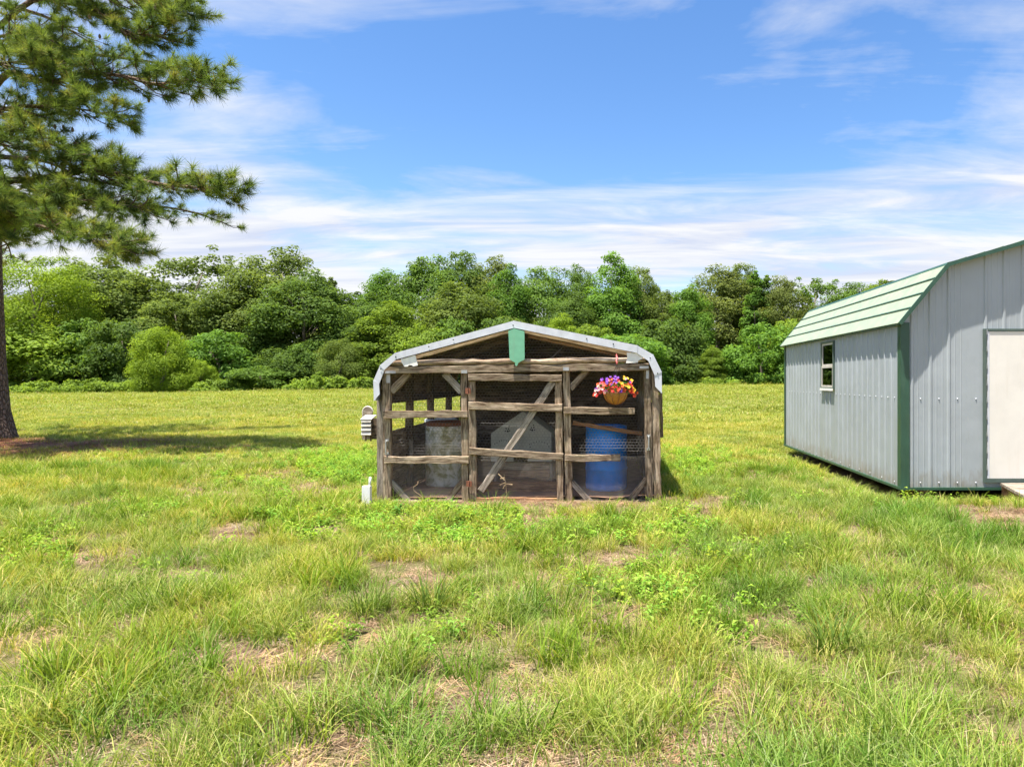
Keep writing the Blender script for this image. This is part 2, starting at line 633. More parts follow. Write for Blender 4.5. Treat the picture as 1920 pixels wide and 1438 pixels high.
m, k, b = material('pine_bark', rough=.95, spec=.15)
at = k.add('ShaderNodeAttribute', attribute_name='grain')
v = k.scale(at.outputs['Vector'], (4, 10, 10))
vo = k.vor(v, 1.6, 'DISTANCE_TO_EDGE')
n1 = k.noise(v, 3, 5, .6)
c = k.ramp(n1, [(.3, (.13, .085, .06)), (.7, (.30, .215, .165))])
c = k.mix(k.mapr(vo.outputs['Distance'], 0, .16, .85, 0), c, (.045, .03, .022))
k.l.new(c, b.inputs['Base Color'])
k.l.new(k.bump(k.math('ADD', k.mapr(vo.outputs['Distance'], 0, .25), k.math('MULTIPLY', n1, .4)), .9, .05), b.inputs['Normal'])
BARK = m
TRUNK = metal_mat('tree_bark', (.16, .13, .10), .9, 0, .3, 3, (.07, .055, .045), .5)

# ground
m, k, b = material('field_ground', rough=.95, spec=.1)
geo = k.add('ShaderNodeNewGeometry')
pos = geo.outputs['Position']
bare = k.add('ShaderNodeAttribute', attribute_name='bare').outputs['Fac']
straw = k.add('ShaderNodeAttribute', attribute_name='straw').outputs['Fac']
n1 = k.noise(pos, .35, 5, .6)
n2 = k.noise(pos, 3.2, 6, .65)
n3 = k.noise(k.scale(pos, (1, 1, .2)), 38, 4, .7)
nb = k.noise(k.scale(pos, (.05, .35, 1)), 1.0, 4, .6)
turf = k.ramp(n2, [(.25, (.09, .115, .025)), (.5, (.155, .18, .04)), (.75, (.23, .235, .065))])
turf = k.mix(k.mapr(n1, .35, .65, 0, .5), turf, (.24, .245, .065))
turf = k.mix(k.mapr(nb, .5, .68, 0, .5), turf, (.29, .25, .085))
soil = k.ramp(k.math('ADD', k.math('MULTIPLY', n2, .55), k.math('MULTIPLY', n3, .45)), [(.3, (.115, .065, .038)), (.46, (.205, .13, .08)), (.58, (.30, .21, .135)), (.72, (.42, .32, .22))])
thatch = k.ramp(n3, [(.3, (.16, .12, .06)), (.55, (.27, .215, .11)), (.75, (.38, .31, .18))])
sepp = k.add('ShaderNodeSeparateXYZ'); k.l.new(pos, sepp.inputs[0])
turf = k.mix(k.mapr(sepp.outputs[1], 8, 20, .75, 0), turf, thatch)
edge = k.math('ADD', bare, k.math('MULTIPLY', k.math('SUBTRACT', n2, .5), .9))
col = k.mix(k.mapr(edge, .32, .62), turf, soil)
ps = k.ramp(n3, [(.3, (.17, .085, .05)), (.7, (.36, .20, .125))])
col = k.mix(k.mapr(k.math('ADD', straw, k.math('MULTIPLY', k.math('SUBTRACT', n2, .5), .6)), .3, .6), col, ps)
k.l.new(col, b.inputs['Base Color'])
k.l.new(k.bump(k.math('ADD', n2, n3), 1.0, .06), b.inputs['Normal'])
GROUND = m
DIRT = metal_mat('coop_dirt', (.36, .215, .145), .95, 0, .35, 7, (.40, .27, .18), .5, .1)

# ------------------------------------------------------------------ ground
# spots of bare soil and thatch seen in the photograph: x px, y px, half width px, half height px, strength
SPOTS = [(452, 1245, 85, 28, 1.1), (640, 1170, 60, 14, .6), (590, 922, 70, 22, 1.0), (425, 1003, 70, 16, 1.0), (1010, 975, 60, 24, 1.0), (800, 1090, 80, 16, .8),
         (1150, 1050, 90, 18, .9), (1300, 945, 130, 14, .8), (165, 1040, 40, 22, .9), (135, 968, 40, 9, .9), (1330, 1310, 90, 22, .9), (1540, 1330, 110, 26, .8), (1370, 1410, 110, 26, 1.1),
         (1600, 1260, 30, 28, .6), (1860, 975, 110, 30, .8), (1480, 870, 60, 9, .7), (360, 925, 70, 12, .8), (850, 1240, 60, 12, .7), (1060, 1275, 70, 14, .5), (200, 1310, 60, 14, .5),
         (20, 1420, 60, 20, 1.0), (620, 1390, 50, 20, .7), (980, 945, 260, 8, .7), (720, 1330, 60, 12, .5), (930, 1330, 70, 14, .7), (1250, 1180, 60, 10, .5), (90, 1190, 50, 12, .5), (1720, 1120, 50, 10, .3),
         (660, 1060, 70, 9, .5), (560, 1110, 50, 9, .5), (290, 1125, 60, 10, .5), (1130, 1200, 50, 9, .45)]


def unproj(x, y):
    y = np.maximum(y, .3)
    return 1145 + x / y * F, 712 + 1.6 / y * F


def bare_at(x, y):
    px, py = unproj(x, y)
    s = np.zeros_like(np.asarray(x, float))
    for (cx, cy, a, bb, st) in SPOTS:
        s = np.maximum(s, st * np.exp(-(((px - cx) / a) ** 2 + ((py - cy) / bb) ** 2)))
    n = fbm(np.asarray(x) * .9, np.asarray(y) * .9, 21)
    s = s + (np.clip(n - .58, 0, 1) * 2.8 + .16) * (1 - sstep(7, 14, y)) + (np.clip(n - .60, 0, 1) * 2.0) * (1 - sstep(14, 25, y)) * sstep(7, 14, y)
    inside = (np.asarray(x) > -3.05) & (np.asarray(x) < .65) & (np.asarray(y) > 8.98) & (np.asarray(y) < 13.6)
    shed = (np.asarray(x) > 4.1) & (np.asarray(x) < 7.7) & (np.asarray(y) > 9.55) & (np.asarray(y) < 15.8)
    return np.where(inside | shed, 1.3, s)


def straw_at(x, y):
    a = np.exp(-((np.asarray(x) + 14.8) / 3.2) ** 2 - ((np.asarray(y) - 16.3) / 1.6) ** 2)
    return a * 1.2


xs = np.unique(np.concatenate([np.linspace(-900, -120, 24), np.linspace(-120, -22, 70), np.linspace(-22, 14, 190), np.linspace(14, 80, 40), np.linspace(80, 900, 24)]))
ys = np.unique(np.concatenate([np.linspace(-60, .5, 20), np.linspace(.5, 20, 130), np.linspace(20, 110, 90), np.linspace(110, 1500, 24)]))
XX, YY = np.meshgrid(xs, ys)
ZZ = gz(XX, YY)
nv = XX.size
V = np.stack([XX.ravel(), YY.ravel(), ZZ.ravel()], 1)
idx = np.arange(nv).reshape(XX.shape)
Q = np.stack([idx[:-1, :-1].ravel(), idx[:-1, 1:].ravel(), idx[1:, 1:].ravel(), idx[1:, :-1].ravel()], 1)
me = fast_mesh('ground', V, Q, GROUND)
for nm, fn in (('bare', bare_at), ('straw', straw_at)):
    a = me.attributes.new(nm, 'FLOAT', 'POINT')
    a.data.foreach_set('value', fn(XX.ravel(), YY.ravel()).astype(np.float32))
me.polygons.foreach_set('use_smooth', [True] * len(me.polygons))
o = link('ground', me)
tag(o, 'grassy field with bare reddish soil patches running back to the woods', None, None, 'structure')

# ------------------------------------------------------------------ coop
Y0 = 9.0
WL.clear()
coop = empty('chicken_coop', P(974, 940, 11.2) * 0 + Vector((-1.2, 11.2, 0)), 'weathered timber chicken coop with wire front and low galvanised roof', 'coop')


def S(px, py, Y=Y0):
    return P(px, py, Y)


def stick(name, a, b_, wpx, t, mat, parent, Y, seed, jit=.005):
    """board in the coop front: end points in the photo's pixels, width in pixels"""
    g = G().board(S(*a, Y), S(*b_, Y), wpx / F * Y, t, (0, -1, 0), jit, seed)
    return g.obj(name, mat, parent)


YP = 9.05   # mid plane of the posts
stick('corner_board', (713, 742), (714, 942), 12, .05, WOOD_GREY, coop, 9.10, 1, .003)
stick('post', (725.5, 692), (728, 940), 15, .09, WOOD, coop, YP, 2)
stick('post', (871, 694), (874, 940), 12.5, .09, WOOD, coop, YP, 3)
stick('post', (1062, 690), (1067, 940), 13.5, .09, WOOD, coop, YP, 4)
stick('post', (1213, 686), (1218.5, 942), 13, .09, WOOD, coop, YP, 5)
stick('corner_post', (1227, 690), (1233, 944), 14, .10, WOOD, coop, 9.07, 6)
stick('side_strip', (1239, 735), (1240, 820), 6, .04, WOOD_DARK, coop, 9.4, 7)
stick('header_beam', (722, 694), (1216, 688.5), 13.5, .075, WOOD, coop, 8.985, 8)
stick('sill', (722, 941), (1216, 943), 9, .10, WOOD, coop, 9.06, 9)
stick('fascia_board', (777, 670.5), (956, 621), 8, .03, WOOD_TAN, coop, 8.965, 11, .001)
stick('fascia_board', (984, 621), (1182, 664), 8, .03, WOOD_TAN, coop, 8.965, 12, .001)
stick('rafter', (990, 630), (1176, 670), 6, .03, WOOD_RED, coop, 9.06, 13, .001)
# stripped log above the header, two lengths
for (a, b_, sd) in (((730, 680.5), (966, 678), 14), ((968, 678), (1210, 674), 15)):
    rg = random.Random(sd)
    pts, rr = [], []
    for i in range(13):
        s = i / 12
        p = S(a[0] + (b_[0] - a[0]) * s, a[1] + (b_[1] - a[1]) * s + rg.uniform(-1, 1), 8.98)
        pts.append(p)
        rr.append(.040 + rg.uniform(-.006, .006))
    G().tube(pts, rr, 9).obj('log_rail', WOOD_LOG, coop, True)
# rails of the two side panels
stick('rail', (719, 777), (877, 776.5), 13.5, .045, WOOD, coop, 8.975, 20, .005)
stick('rail', (721, 862), (879, 862), 13.5, .045, WOOD, coop, 8.975, 21, .005)
stick('rail', (1057, 769), (1190, 771), 13, .045, WOOD, coop, 8.975, 22, .005)
stick('broken_rail', (1059, 858.5), (1163, 858.5), 13, .045, WOOD, coop, 8.975, 23, .005)
for i, (a, b_) in enumerate([((734, 734), (768, 700)), ((834, 700), (866, 735)), ((1069, 728), (1103, 693)), ((733, 902), (768, 941)), ((868, 902), (838, 940)), ((1072, 902), (1107, 941)), ((1213, 898), (1182, 936))]):
    stick('corner_brace', a, b_, 11 if i > 2 else 12.5, .04, WOOD_GREY if i % 2 else WOOD, coop, 9.045, 30 + i, .003)
# door: the two stiles are the part, the rest hangs on it
g = G()
g.board(S(885, 703, 9.0), S(887.5, 937, 9.0), 13.5 / F * 9, .05, (0, -1, 0), .004, 41)
d = g.obj('door', WOOD, coop)
WL[d.name] = Vector(d.location)


def door_bit(name, a, b_, wpx, t, Y, seed, mat=WOOD, jit=.005):
    return stick(name, a, b_, wpx, t, mat, d, Y, seed, jit)


door_bit('stile', (1047, 712), (1050.5, 937), 13, .05, 9.0, 42)
door_bit('rail', (878, 707.5), (1053.5, 709), 13, .04, 8.957, 43, WOOD, .004)
door_bit('rail', (878.5, 760.5), (1054, 765), 14, .04, 8.957, 44, WOOD, .004)
door_bit('rail', (880, 845.5), (1056, 856.5), 13, .04, 8.957, 45, WOOD, .004)
door_bit('rail', (893, 936), (1046, 937), 8, .04, 9.0, 46, WOOD_RED, .004)
door_bit('diagonal_brace', (1037, 716), (902, 920), 13, .035, 8.995, 47, WOOD_GREY, .005)
for (x, y) in ((877.5, 733), (879.5, 907)):
    g = G()
    p = S(x, y, 8.94)
    g.box(p + Vector((-.035, -.004, -.035)), p + Vector((.035, .008, .035)))
    g.tube([p + Vector((0, -.006, -.04)), p + Vector((0, -.006, .04))], .009, 8)
    g.obj('hinge', RUST, d)


def hexwire(name, poly, Y, parent, s=.025, r=.0009):
    """chicken wire over a polygon of (x,z) points: twisted hexagons, each wire a three sided rod"""
    xs_ = [p[0] for p in poly]; zs_ = [p[1] for p in poly]

    def inside(x, z):
        c = False
        n = len(poly)
        for i in range(n):
            x1, z1 = poly[i]; x2, z2 = poly[(i + 1) % n]
            if (z1 > z) != (z2 > z) and x < (x2 - x1) * (z - z1) / (z2 - z1) + x1:
                c = not c
        return c
    rg = random.Random(5)
    V, Fc = [], []
    seen = set()
    dx, dz_ = s * math.sqrt(3), s * 1.5
    nr = int((max(zs_) - min(zs_)) / dz_) + 2
    ncx = int((max(xs_) - min(xs_)) / dx) + 2

    def rod(a, b_):
        ka = (round(a[0] * 2e3), round(a[1] * 2e3)); kb = (round(b_[0] * 2e3), round(b_[1] * 2e3))
        key = (min(ka, kb), max(ka, kb))
        if key in seen:
            return
        seen.add(key)
        if not inside((a[0] + b_[0]) / 2, (a[1] + b_[1]) / 2):
            return
        ux, uz = b_[0] - a[0], b_[1] - a[1]
        L = math.hypot(ux, uz)
        nx, nz = -uz / L, ux / L
        rr = r * (1.7 if abs(ux) < 1e-4 else 1)
        n = len(V)
        for (q) in (a, b_):
            wob = .004 * math.sin(q[0] * 9 + q[1] * 7) + .004 * math.sin(q[0] * 3.1 - q[1] * 5)
            V.append((q[0] + nx * rr, Y + wob, q[1] + nz * rr))
            V.append((q[0] - nx * rr, Y + wob, q[1] - nz * rr))
            V.append((q[0], Y + wob - rr * 1.6, q[1]))
        Fc.extend([(n, n + 2, n + 5, n + 3), (n + 2, n + 1, n + 4, n + 5), (n + 1, n, n + 3, n + 4)])
    for j in range(nr):
        for i in range(ncx):
            cx = min(xs_) + i * dx + (dx / 2 if j % 2 else 0)
            cz = min(zs_) + j * dz_
            cor = [(cx + s * math.sin(R(60 * q)), cz + s * .85 * math.cos(R(60 * q))) for q in range(6)]
            for q in range(6):
                rod(cor[q], cor[(q + 1) % 6])
    me = new_mesh(name, V, Fc, WIRE)
    o = link(name, me, parent)
    tag(o, None, None, None, 'stuff')
    return o


def rect(x0, y0, x1, y1, Y):
    a = S(x0, y0, Y); c = S(x1, y1, Y)
    return [(a.x, a.z), (c.x, a.z), (c.x, c.z), (a.x, c.z)]


YW = 9.075
hexwire('chicken_wire', rect(731, 699, 868, 864, YW), 9.098, coop)
hexwire('chicken_wire', rect(890, 712, 1044, 864, YW), 9.03, d)
hexwire('chicken_wire', rect(1066, 694, 1212, 864, YW), 9.098, coop)
pk = [(a.x, a.z) for a in (S(748, 680, YW), S(963, 618, YW), S(1195, 672, YW))]
hexwire('chicken_wire', pk, 9.03, coop)
for (x0, y0, x1, y1, par, yy) in ((733, 858, 868, 940, coop, 9.115), (891, 851, 1044, 938, d, 9.04), (1068, 855, 1212, 940, coop, 9.115)):
    a = S(x0, y0, YW); c = S(x1, y1, YW)
    nx = 8
    V = [(a.x + (c.x - a.x) * i / nx, yy + .004 * math.sin(i * 2.1), z) for z in (a.z, c.z) for i in range(nx + 1)]
    Fc = [(i, i + 1, i + nx + 2, i + nx + 1) for i in range(nx)]
    o = link('fine_screen', new_mesh('fine_screen', V, Fc, SCREEN, True), par)
# metal plates, handles, white patches, plaque
for (x0, y0, x1, y1) in ((722, 695.5, 742, 700), (722, 697, 729, 718), (865, 694, 876, 700), (1056, 688.5, 1067, 695), (1199, 686.5, 1216, 691), (1212, 688, 1217, 710)):
    a = S(x0, y0, 8.945); c = S(x1, y1, 8.945)
    G().box((a.x, 8.938 if y1 - y0 < 12 else 8.995, c.z), (c.x, 8.946 if y1 - y0 < 12 else 9.003, a.z)).obj('corner_plate', STEEL, coop)
for (x, y0, y1) in ((725.5, 826, 850), (1216, 817, 842)):
    a = S(x, y0, 8.99); c = S(x, y1, 8.99)
    g = G()
    g.tube([a + Vector((0, -.005, 0)), a + Vector((0, -.045, -.015)), c + Vector((0, -.045, .015)), c + Vector((0, -.005, 0))], .009, 8)
    g.box(a + Vector((-.022, -.004, -.012)), a + Vector((.022, .014, .016)))
    g.box(c + Vector((-.022, -.004, -.016)), c + Vector((.022, .014, .012)))
    g.obj('pull_handle', STEEL, coop)


def plate(name, pts, Y, t, mat, parent):
    poly = [(S(x, y, Y).x, S(x, y, Y).z) for (x, y) in pts]
    return G().prism(poly, 1, Y, Y + t).obj(name, mat, parent)


plate('white_patch', [(751, 673.5), (778.5, 666), (783.5, 685), (775, 687), (772, 685), (767, 684.5), (764, 687.5), (758.5, 687.5), (753, 680)], 8.928, .012, WHITE_PAINT, coop)
plate('white_patch', [(1175, 661), (1200, 662), (1205.5, 672), (1197, 676), (1196, 680), (1173.5, 681), (1176, 671)], 8.928, .012, WHITE_PAINT, coop)
plate('ridge_plaque', [(953, 620.5), (963.5, 616), (983.2, 621), (983.5, 674), (971.5, 680.5), (970, 685), (968, 686.5), (965.5, 684), (966, 680), (955.5, 674)], 8.885, .02, GREEN_PLAQUE, coop)
# roof: sheets along the profile, front trim plates
OUT = [(702, 751), (701, 713.5), (713.4, 685), (741.8, 661.8), (963.8, 601.7), (1194.5, 647.6), (1224.6, 665), (1240.4, 697), (1241, 737)]
INN = [(713, 738), (711.8, 719.4), (721.8, 693.5), (743.5, 674), (963.8, 615), (1193.7, 661.8), (1215.4, 676.8), (1227, 703.5), (1228.5, 724)]
oq = [S(*p, 8.93) for p in OUT]
iq = [S(*p, 8.93) for p in INN]
for i in range(8):
    a, b_ = oq[i], oq[i + 1]
    t = (b_ - a).normalized()
    nrm = Vector((t.z, 0, -t.x))      # inward
    pr = [(a.x, a.z), (b_.x, b_.z), (b_.x + nrm.x * .018, b_.z + nrm.z * .018), (a.x + nrm.x * .018, a.z + nrm.z * .018)]
    G().prism(pr, 1, 8.936, 13.62).obj('roof_sheet', GALV_ROOF, coop)
    yo = 8.905 + (i % 2) * .006
    ex = t * .006
    pr = [(p.x, p.z) for p in (a - ex, b_ + ex, iq[i + 1] + ex, iq[i] - ex)]
    G().prism(pr, 1, yo, yo + .006).obj('roof_trim', GALV, coop)
screw_me = None
g = G().lathe((0, 0, 0), [(.009, 0), (.009, .003), (.006, .006), (.002, .007)], 8)
screw_me = new_mesh('screw', g.V, g.F, DARK_IRON, True)
for (x, y) in ((962, 610), (742, 669), (714, 692), (1219, 671), (1233, 700), (804, 650), (850, 637), (1100, 635), (1150, 645)):
    place('screw', screw_me, coop, S(x, y, 8.904), (R(90), 0, 0))
# boards under the sheets
for i in range(8):
    a, b_ = oq[i], oq[i + 1]
    t = (b_ - a).normalized()
    nrm = Vector((t.z, 0, -t.x)) * .033
    L = (b_ - a).length
    n = max(1, round(L / .2))
    for q in range(n):
        c = a + t * (L * (q + .5) / n) + nrm
        G().board((c.x, 9.0 if 2 < i < 5 else 9.13, c.z), (c.x, 13.5, c.z), L / n * .985, .022, tuple(-nrm), 0, 400 + i * 20 + q, 3).obj('roof_board', WOOD_ROOF, coop)
# inner rafters and purlins
for Yr in (10.4, 11.9, 13.4):
    for i in range(2, 6):
        a, b_ = oq[i].copy(), oq[i + 1].copy()
        a.y = b_.y = Yr
        t = (b_ - a).normalized()
        nrm = Vector((t.z, 0, -t.x)) * .095
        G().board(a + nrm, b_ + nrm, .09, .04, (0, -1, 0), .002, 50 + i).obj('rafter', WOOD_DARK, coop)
# side and rear walls
for i in range(5):
    zc = .09 + i * .18
    G().board((-2.995 + (i % 2) * .027, 9.14, zc), (-2.995 + (i % 2) * .027, 13.5, zc + .005), .195, .025, (1, 0, 0), .003, 60 + i).obj('side_plank', WOOD, coop)
for i in range(7):
    zc = .09 + i * .18
    G().board((.60 + (i % 2) * .027, 9.16, zc), (.60 + (i % 2) * .027, 13.5, zc + .005), .195, .025, (-1, 0, 0), .003, 70 + i).obj('side_plank', WOOD, coop)
for Yp in (9.98, 11.15, 12.4):
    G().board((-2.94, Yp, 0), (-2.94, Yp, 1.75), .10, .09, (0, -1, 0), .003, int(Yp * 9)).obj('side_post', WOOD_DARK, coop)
for Yp in (10.3, 11.5, 12.7):
    G().board((.535, Yp, 0), (.535, Yp, 1.75), .09, .08, (0, -1, 0), .003, int(Yp * 9)).obj('side_post', WOOD_GREY, coop)  # paler wood than the left posts paints in the sunlight on them
G().board((-2.96, 9.12, 1.33), (-2.96, 13.5, 1.33), .10, .045, (1, 0, 0), .003, 81).obj('side_rail', WOOD_DARK, coop)
for i in range(14):
    zc = .09 + i * .178
    x0, x1 = -2.98, .585
    if zc > 1.72:
        x0, x1 = -2.9 + (zc - 1.72) * 2.45, .5 - (zc - 1.72) * 2.45
    G().board((x0, 13.52 + (i % 2) * .027, zc), (x1, 13.52 + (i % 2) * .027, zc), .192, .025, (0, -1, 0), .002, 90 + i).obj('rear_plank', WOOD_DARK if i % 3 else WOOD, coop)  # mostly dark planks: the gloom of the interior is put into their colour
# loose stick behind the gable
G().tube([S(1033, 672, 9.15), S(1046, 660, 9.2), S(1058, 647, 9.25)], .009, 6).obj('loose_stick', WOOD_GREY, coop)
# dirt floor
V, Fc = [], []
nx, ny = 18, 20
for j in range(ny + 1):
    for i in range(nx + 1):
        x = -2.99 + 3.6 * i / nx; y = 9.1 + 4.4 * j / ny
        V.append((x, y, .012 + .05 * float(fbm(np.array([x * 2.1]), np.array([y * 2.1]), 31)[0])))
for j in range(ny):
    for i in range(nx):
        a = j * (nx + 1) + i
        Fc.append((a, a + 1, a + nx + 2, a + nx + 1))
o = link('dirt_floor', new_mesh('dirt_floor', V, Fc, DIRT, True), coop)

# things in the coop ----------------------------------------------------


def drum(name, c, r, h, mat, label, rim_mat=None, lid_mat=None):
    t = empty(name, c, label, 'barrel')
    pr = [(r * .93, 0), (r * .985, .02), (r, .05), (r, h * .30), (r * 1.025, h * .315), (r * 1.03, h * .335), (r * 1.0, h * .36), (r, h * .63), (r * 1.025, h * .645), (r * 1.03, h * .665), (r, h * .69),
          (r, h * .88), (r * .97, h * .93), (r * .90, h * .945)]
    g = G().lathe(c, pr, 40)
    g.obj('body', mat, t, True)
    g = G().lathe(c, [(r * .97, h * .93), (r * .995, h * .945), (r * .995, h * .985), (r * .93, h), (r * .90, h * .985), (r * .90, h * .946)], 40, False)
    g.obj('rim', rim_mat or mat, t, True)
    if lid_mat:
        G().lathe(c, [(r * .885, h * .95), (r * .885, h * .975)], 32).obj('lid', lid_mat, t)
    return t


drum('grey_barrel', (-2.46, 10.17, .03), .288, .955, MOSSY, 'mossy grey-white plastic barrel with rusty rim in left bay of coop', RUST, WOOD_RED)
drum('pale_barrel', (-2.95 + .14 + .02, 11.25, .03), .27, .93, PALE_PLASTIC, 'plain pale grey barrel half hidden behind the mossy barrel', None, None)
drum('blue_barrel', (-.062, 9.86, .03), .298, .915, BLUE_PLASTIC, 'bright blue plastic barrel in right bay of coop', None, PALE_PLASTIC)
g = G().board(P(1074, 793, 9.53), P(1204, 813, 9.53), .05, .035, (0, -1, .5), .005, 101)
o = g.obj('loose_plank', WOOD_ORANGE)
tag(o, 'reddish brown warped plank slanting across top of blue barrel', 'plank')
g = G().board(S(769, 775, 10.05), S(772, 876, 9.85), .055, .03, (.3, -1, 0), .003, 102)
o = g.obj('leaning_board', WOOD_GREY)
tag(o, 'narrow grey board leaning beside pale barrel in left bay', 'board')

# gabled hen house on a plank crate
YN = 10.25
nest = empty('hen_house', (P(977, 900, YN).x, YN, 0.37), 'grey gabled hen house with dark paw-shaped vent holes inside coop', 'hen house')
pl = [(921, 865), (921, 813), (980, 772), (1033, 812), (1033, 865)]
poly = [(P(x, y, YN).x, P(x, y, YN).z) for x, y in pl]
half = [poly[0], poly[1], poly[2], (poly[2][0], poly[0][1])]
half2 = [(poly[2][0] + .004, poly[0][1]), (poly[2][0] + .004, poly[2][1]), poly[3], poly[4]]
G().prism(half, 1, YN, YN + .02).obj('front_panel', GREY_HOUSE, nest)
G().prism(half2, 1, YN, YN + .02).obj('front_panel', GREY_HOUSE, nest)
G().prism(poly, 1, YN + .7, YN + .72).obj('rear_panel', GREY_HOUSE, nest)
for i in (0, 1, 2, 3):
    a, b_ = poly[i], poly[i + 1]
    G().board((a[0], YN + .36, a[1]), (b_[0], YN + .36, b_[1]), .68, .015, (-(b_[1] - a[1]), 0, b_[0] - a[0]), 0, i).obj('roof_panel' if i in (1, 2) else 'side_panel', GREY_HOUSE, nest)
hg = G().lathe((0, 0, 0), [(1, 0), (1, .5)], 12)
hole = new_mesh('vent_hole', hg.V, hg.F, BLACK)  # black discs laid on the panel: the darkness of the holes is painted
rg = random.Random(3)
holes = []
for (cx, cy) in ((952, 805), (998, 803)):
    s = -1 if cx < 977 else 1
    for (ax, ay, r) in ((0, 3.5, 1.9), (-3.6 * s, 2.5, 1.3), (-1.5 * s, -1, 1.35), (3.0 * s, -1.6, 1.35), (4.5 * s, 3, 1.2), (2.6, -6, 1.2)):
        holes.append((cx + ax, cy + ay, r))
for i in range(7):
    u = (i - 3) / 3
    holes.append((945 + u * 13, 827 - 1.5 * (1 - u * u) * 3 + 3, .9))
    holes.append((1011 + u * 15, 829 - 1.5 * (1 - u * u) * 3 + 3, .9))
for (x, y) in ((993, 833), (994, 838), (1029, 837), (928, 832)):
    holes.append((x, y, 1.0))
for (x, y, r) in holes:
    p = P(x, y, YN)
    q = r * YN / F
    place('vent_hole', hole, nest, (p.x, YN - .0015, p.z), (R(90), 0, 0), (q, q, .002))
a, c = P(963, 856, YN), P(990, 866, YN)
G().box((a.x, YN - .004, c.z), (c.x, YN - .0005, a.z)).obj('entrance_slot', BLACK, nest)  # black plate, the slot's darkness is painted and no opening is cut
crate = empty('plank_crate', (P(977, 900, YN).x, YN, 0.03), 'brown plank crate carrying the grey hen house', 'crate')
for i in range(3):
    z = .35 - i * .115 - .052
    G().board((P(937, 0, YN).x, YN + .03, z), (P(1030, 0, YN).x, YN + .03, z), .11, .02, (0, -1, 0), .002, 111 + i).obj('plank', WOOD_RED if i else WOOD, crate)
    G().board((P(937, 0, YN).x, YN + .65, z), (P(1030, 0, YN).x, YN + .65, z), .11, .02, (0, -1, 0), .002, 121 + i).obj('plank', WOOD, crate)
for x in (926, 1029):
    for yy in (YN + .07, YN + .6):
        G().board((P(x, 0, YN).x, yy, .02), (P(x, 0, YN).x, yy, .362), .09, .05, (0, -1, 0), .002, 131).obj('leg', WOOD_GREY, crate)
# long low board lying on the dirt behind the door
o = G().board((-2.0, 9.55, .10), (-.72, 9.6, .10), .15, .04, (0, -1, .1), .004, 140).obj('low_board', WOOD_RED)
tag(o, 'low brown board standing on edge in the dirt behind coop door', 'board')

# hanging flower basket -------------------------------------------------
BY = 8.78
bc = P(1154, 736, BY)
bask = empty('flower_basket', bc, 'hanging basket of red, yellow and purple flowers in a coir bowl', 'flower basket')
br = 23 / F * BY
pr = [(br * math.sin(R(a)), -br * .98 * math.cos(R(a))) for a in (0.5, 15, 30, 45, 60, 75, 90)]
G().lathe(bc, pr + [(br * .9, 0)], 28).obj('bowl', COCO, bask, True)
for kk in range(10):
    a = kk * math.pi * 2 / 10
    pts = [bc + Vector((math.cos(a) * r * 1.02, math.sin(a) * r * 1.02, z * 1.02)) for r, z in pr]
    G().tube(pts, .0032, 5).obj('wire_rib', RUST, bask, True)
pts = [bc + Vector((math.cos(R(t)) * br * 1.03, math.sin(R(t)) * br * 1.03, 0)) for t in range(0, 361, 15)]
G().tube(pts, .004, 5).obj('wire_ring', RUST, bask, True)
hk = P(1156, 684, BY)
for kk in range(3):
    a = kk * math.pi * 2 / 3 + .5
    G().tube([bc + Vector((math.cos(a) * br, math.sin(a) * br, 0)), hk], .0022, 5).obj('hanger_wire', DARK_IRON, bask)
# flowers: five notched petals, shared meshes
FCOL = {'red': (.62, .015, .012), 'orange': (.72, .09, .012), 'yellow': (.74, .44, .012), 'purple': (.20, .035, .40), 'pink': (.62, .10, .26), 'white': (.70, .52, .44)}
FM = {}
for nm, cc in FCOL.items():
    fm = metal_mat('petal_' + nm, cc, .6, 0, .2, 60, cc, 0)
    V, Fc = [(0, 0, 0)], []
    for q in range(5):
        a0 = q * 72
        for (r, da, z) in ((.55, -32, .18), (1.0, -16, .30), (.9, 0, .22), (1.0, 16, .30), (.55, 32, .18)):
            V.append((r * math.cos(R(a0 + da)), r * math.sin(R(a0 + da)), z))
        n = 1 + q * 5
        Fc += [(0, n, n + 1, n + 2), (0, n + 2, n + 3, n + 4)]
    FM[nm] = new_mesh('flower_' + nm, V, Fc, fm)
rg = random.Random(12)
for i in range(150):
    while True:
        u, t = rg.uniform(-1, 1), rg.uniform(-.15, 1)
        if u * u + t * t * .9 < 1.02:
            break
    dep = rg.uniform(-1, 1)
    x = u * 42 / F * BY
    zz = (3 + t * 27) / F * BY * (1 if abs(u) < .75 else .75) - (.05 if abs(u) > .8 else 0)
    yy = dep * .15 * math.sqrt(max(0.02, 1 - u * u)) - .02
    if t > .55: nm = rg.choice(['purple', 'purple', 'red', 'orange'] if u < .15 else ['yellow', 'yellow', 'orange', 'purple'])
    elif u > .25 and t > .15: nm = rg.choice(['yellow', 'yellow', 'yellow', 'orange', 'red'])
    elif u > .55: nm = rg.choice(['red', 'red', 'orange', 'orange'])
    elif u < -.45: nm = rg.choice(['red', 'red', 'orange', 'pink', 'white'])
    else: nm = rg.choice(['red', 'red', 'orange', 'purple', 'red'])
    nrm = Vector((u + rg.uniform(-.4, .4), -1.0 + rg.uniform(-.4, .4), t + rg.uniform(-.2, .5))).normalized()
    s = rg.uniform(.018, .028)
    o = place('flower', FM[nm], bask, bc + Vector((x, yy, zz)), nrm.to_track_quat('Z', 'Y').to_euler(), (s, s, s))
lv, lf, vv = [], [], []
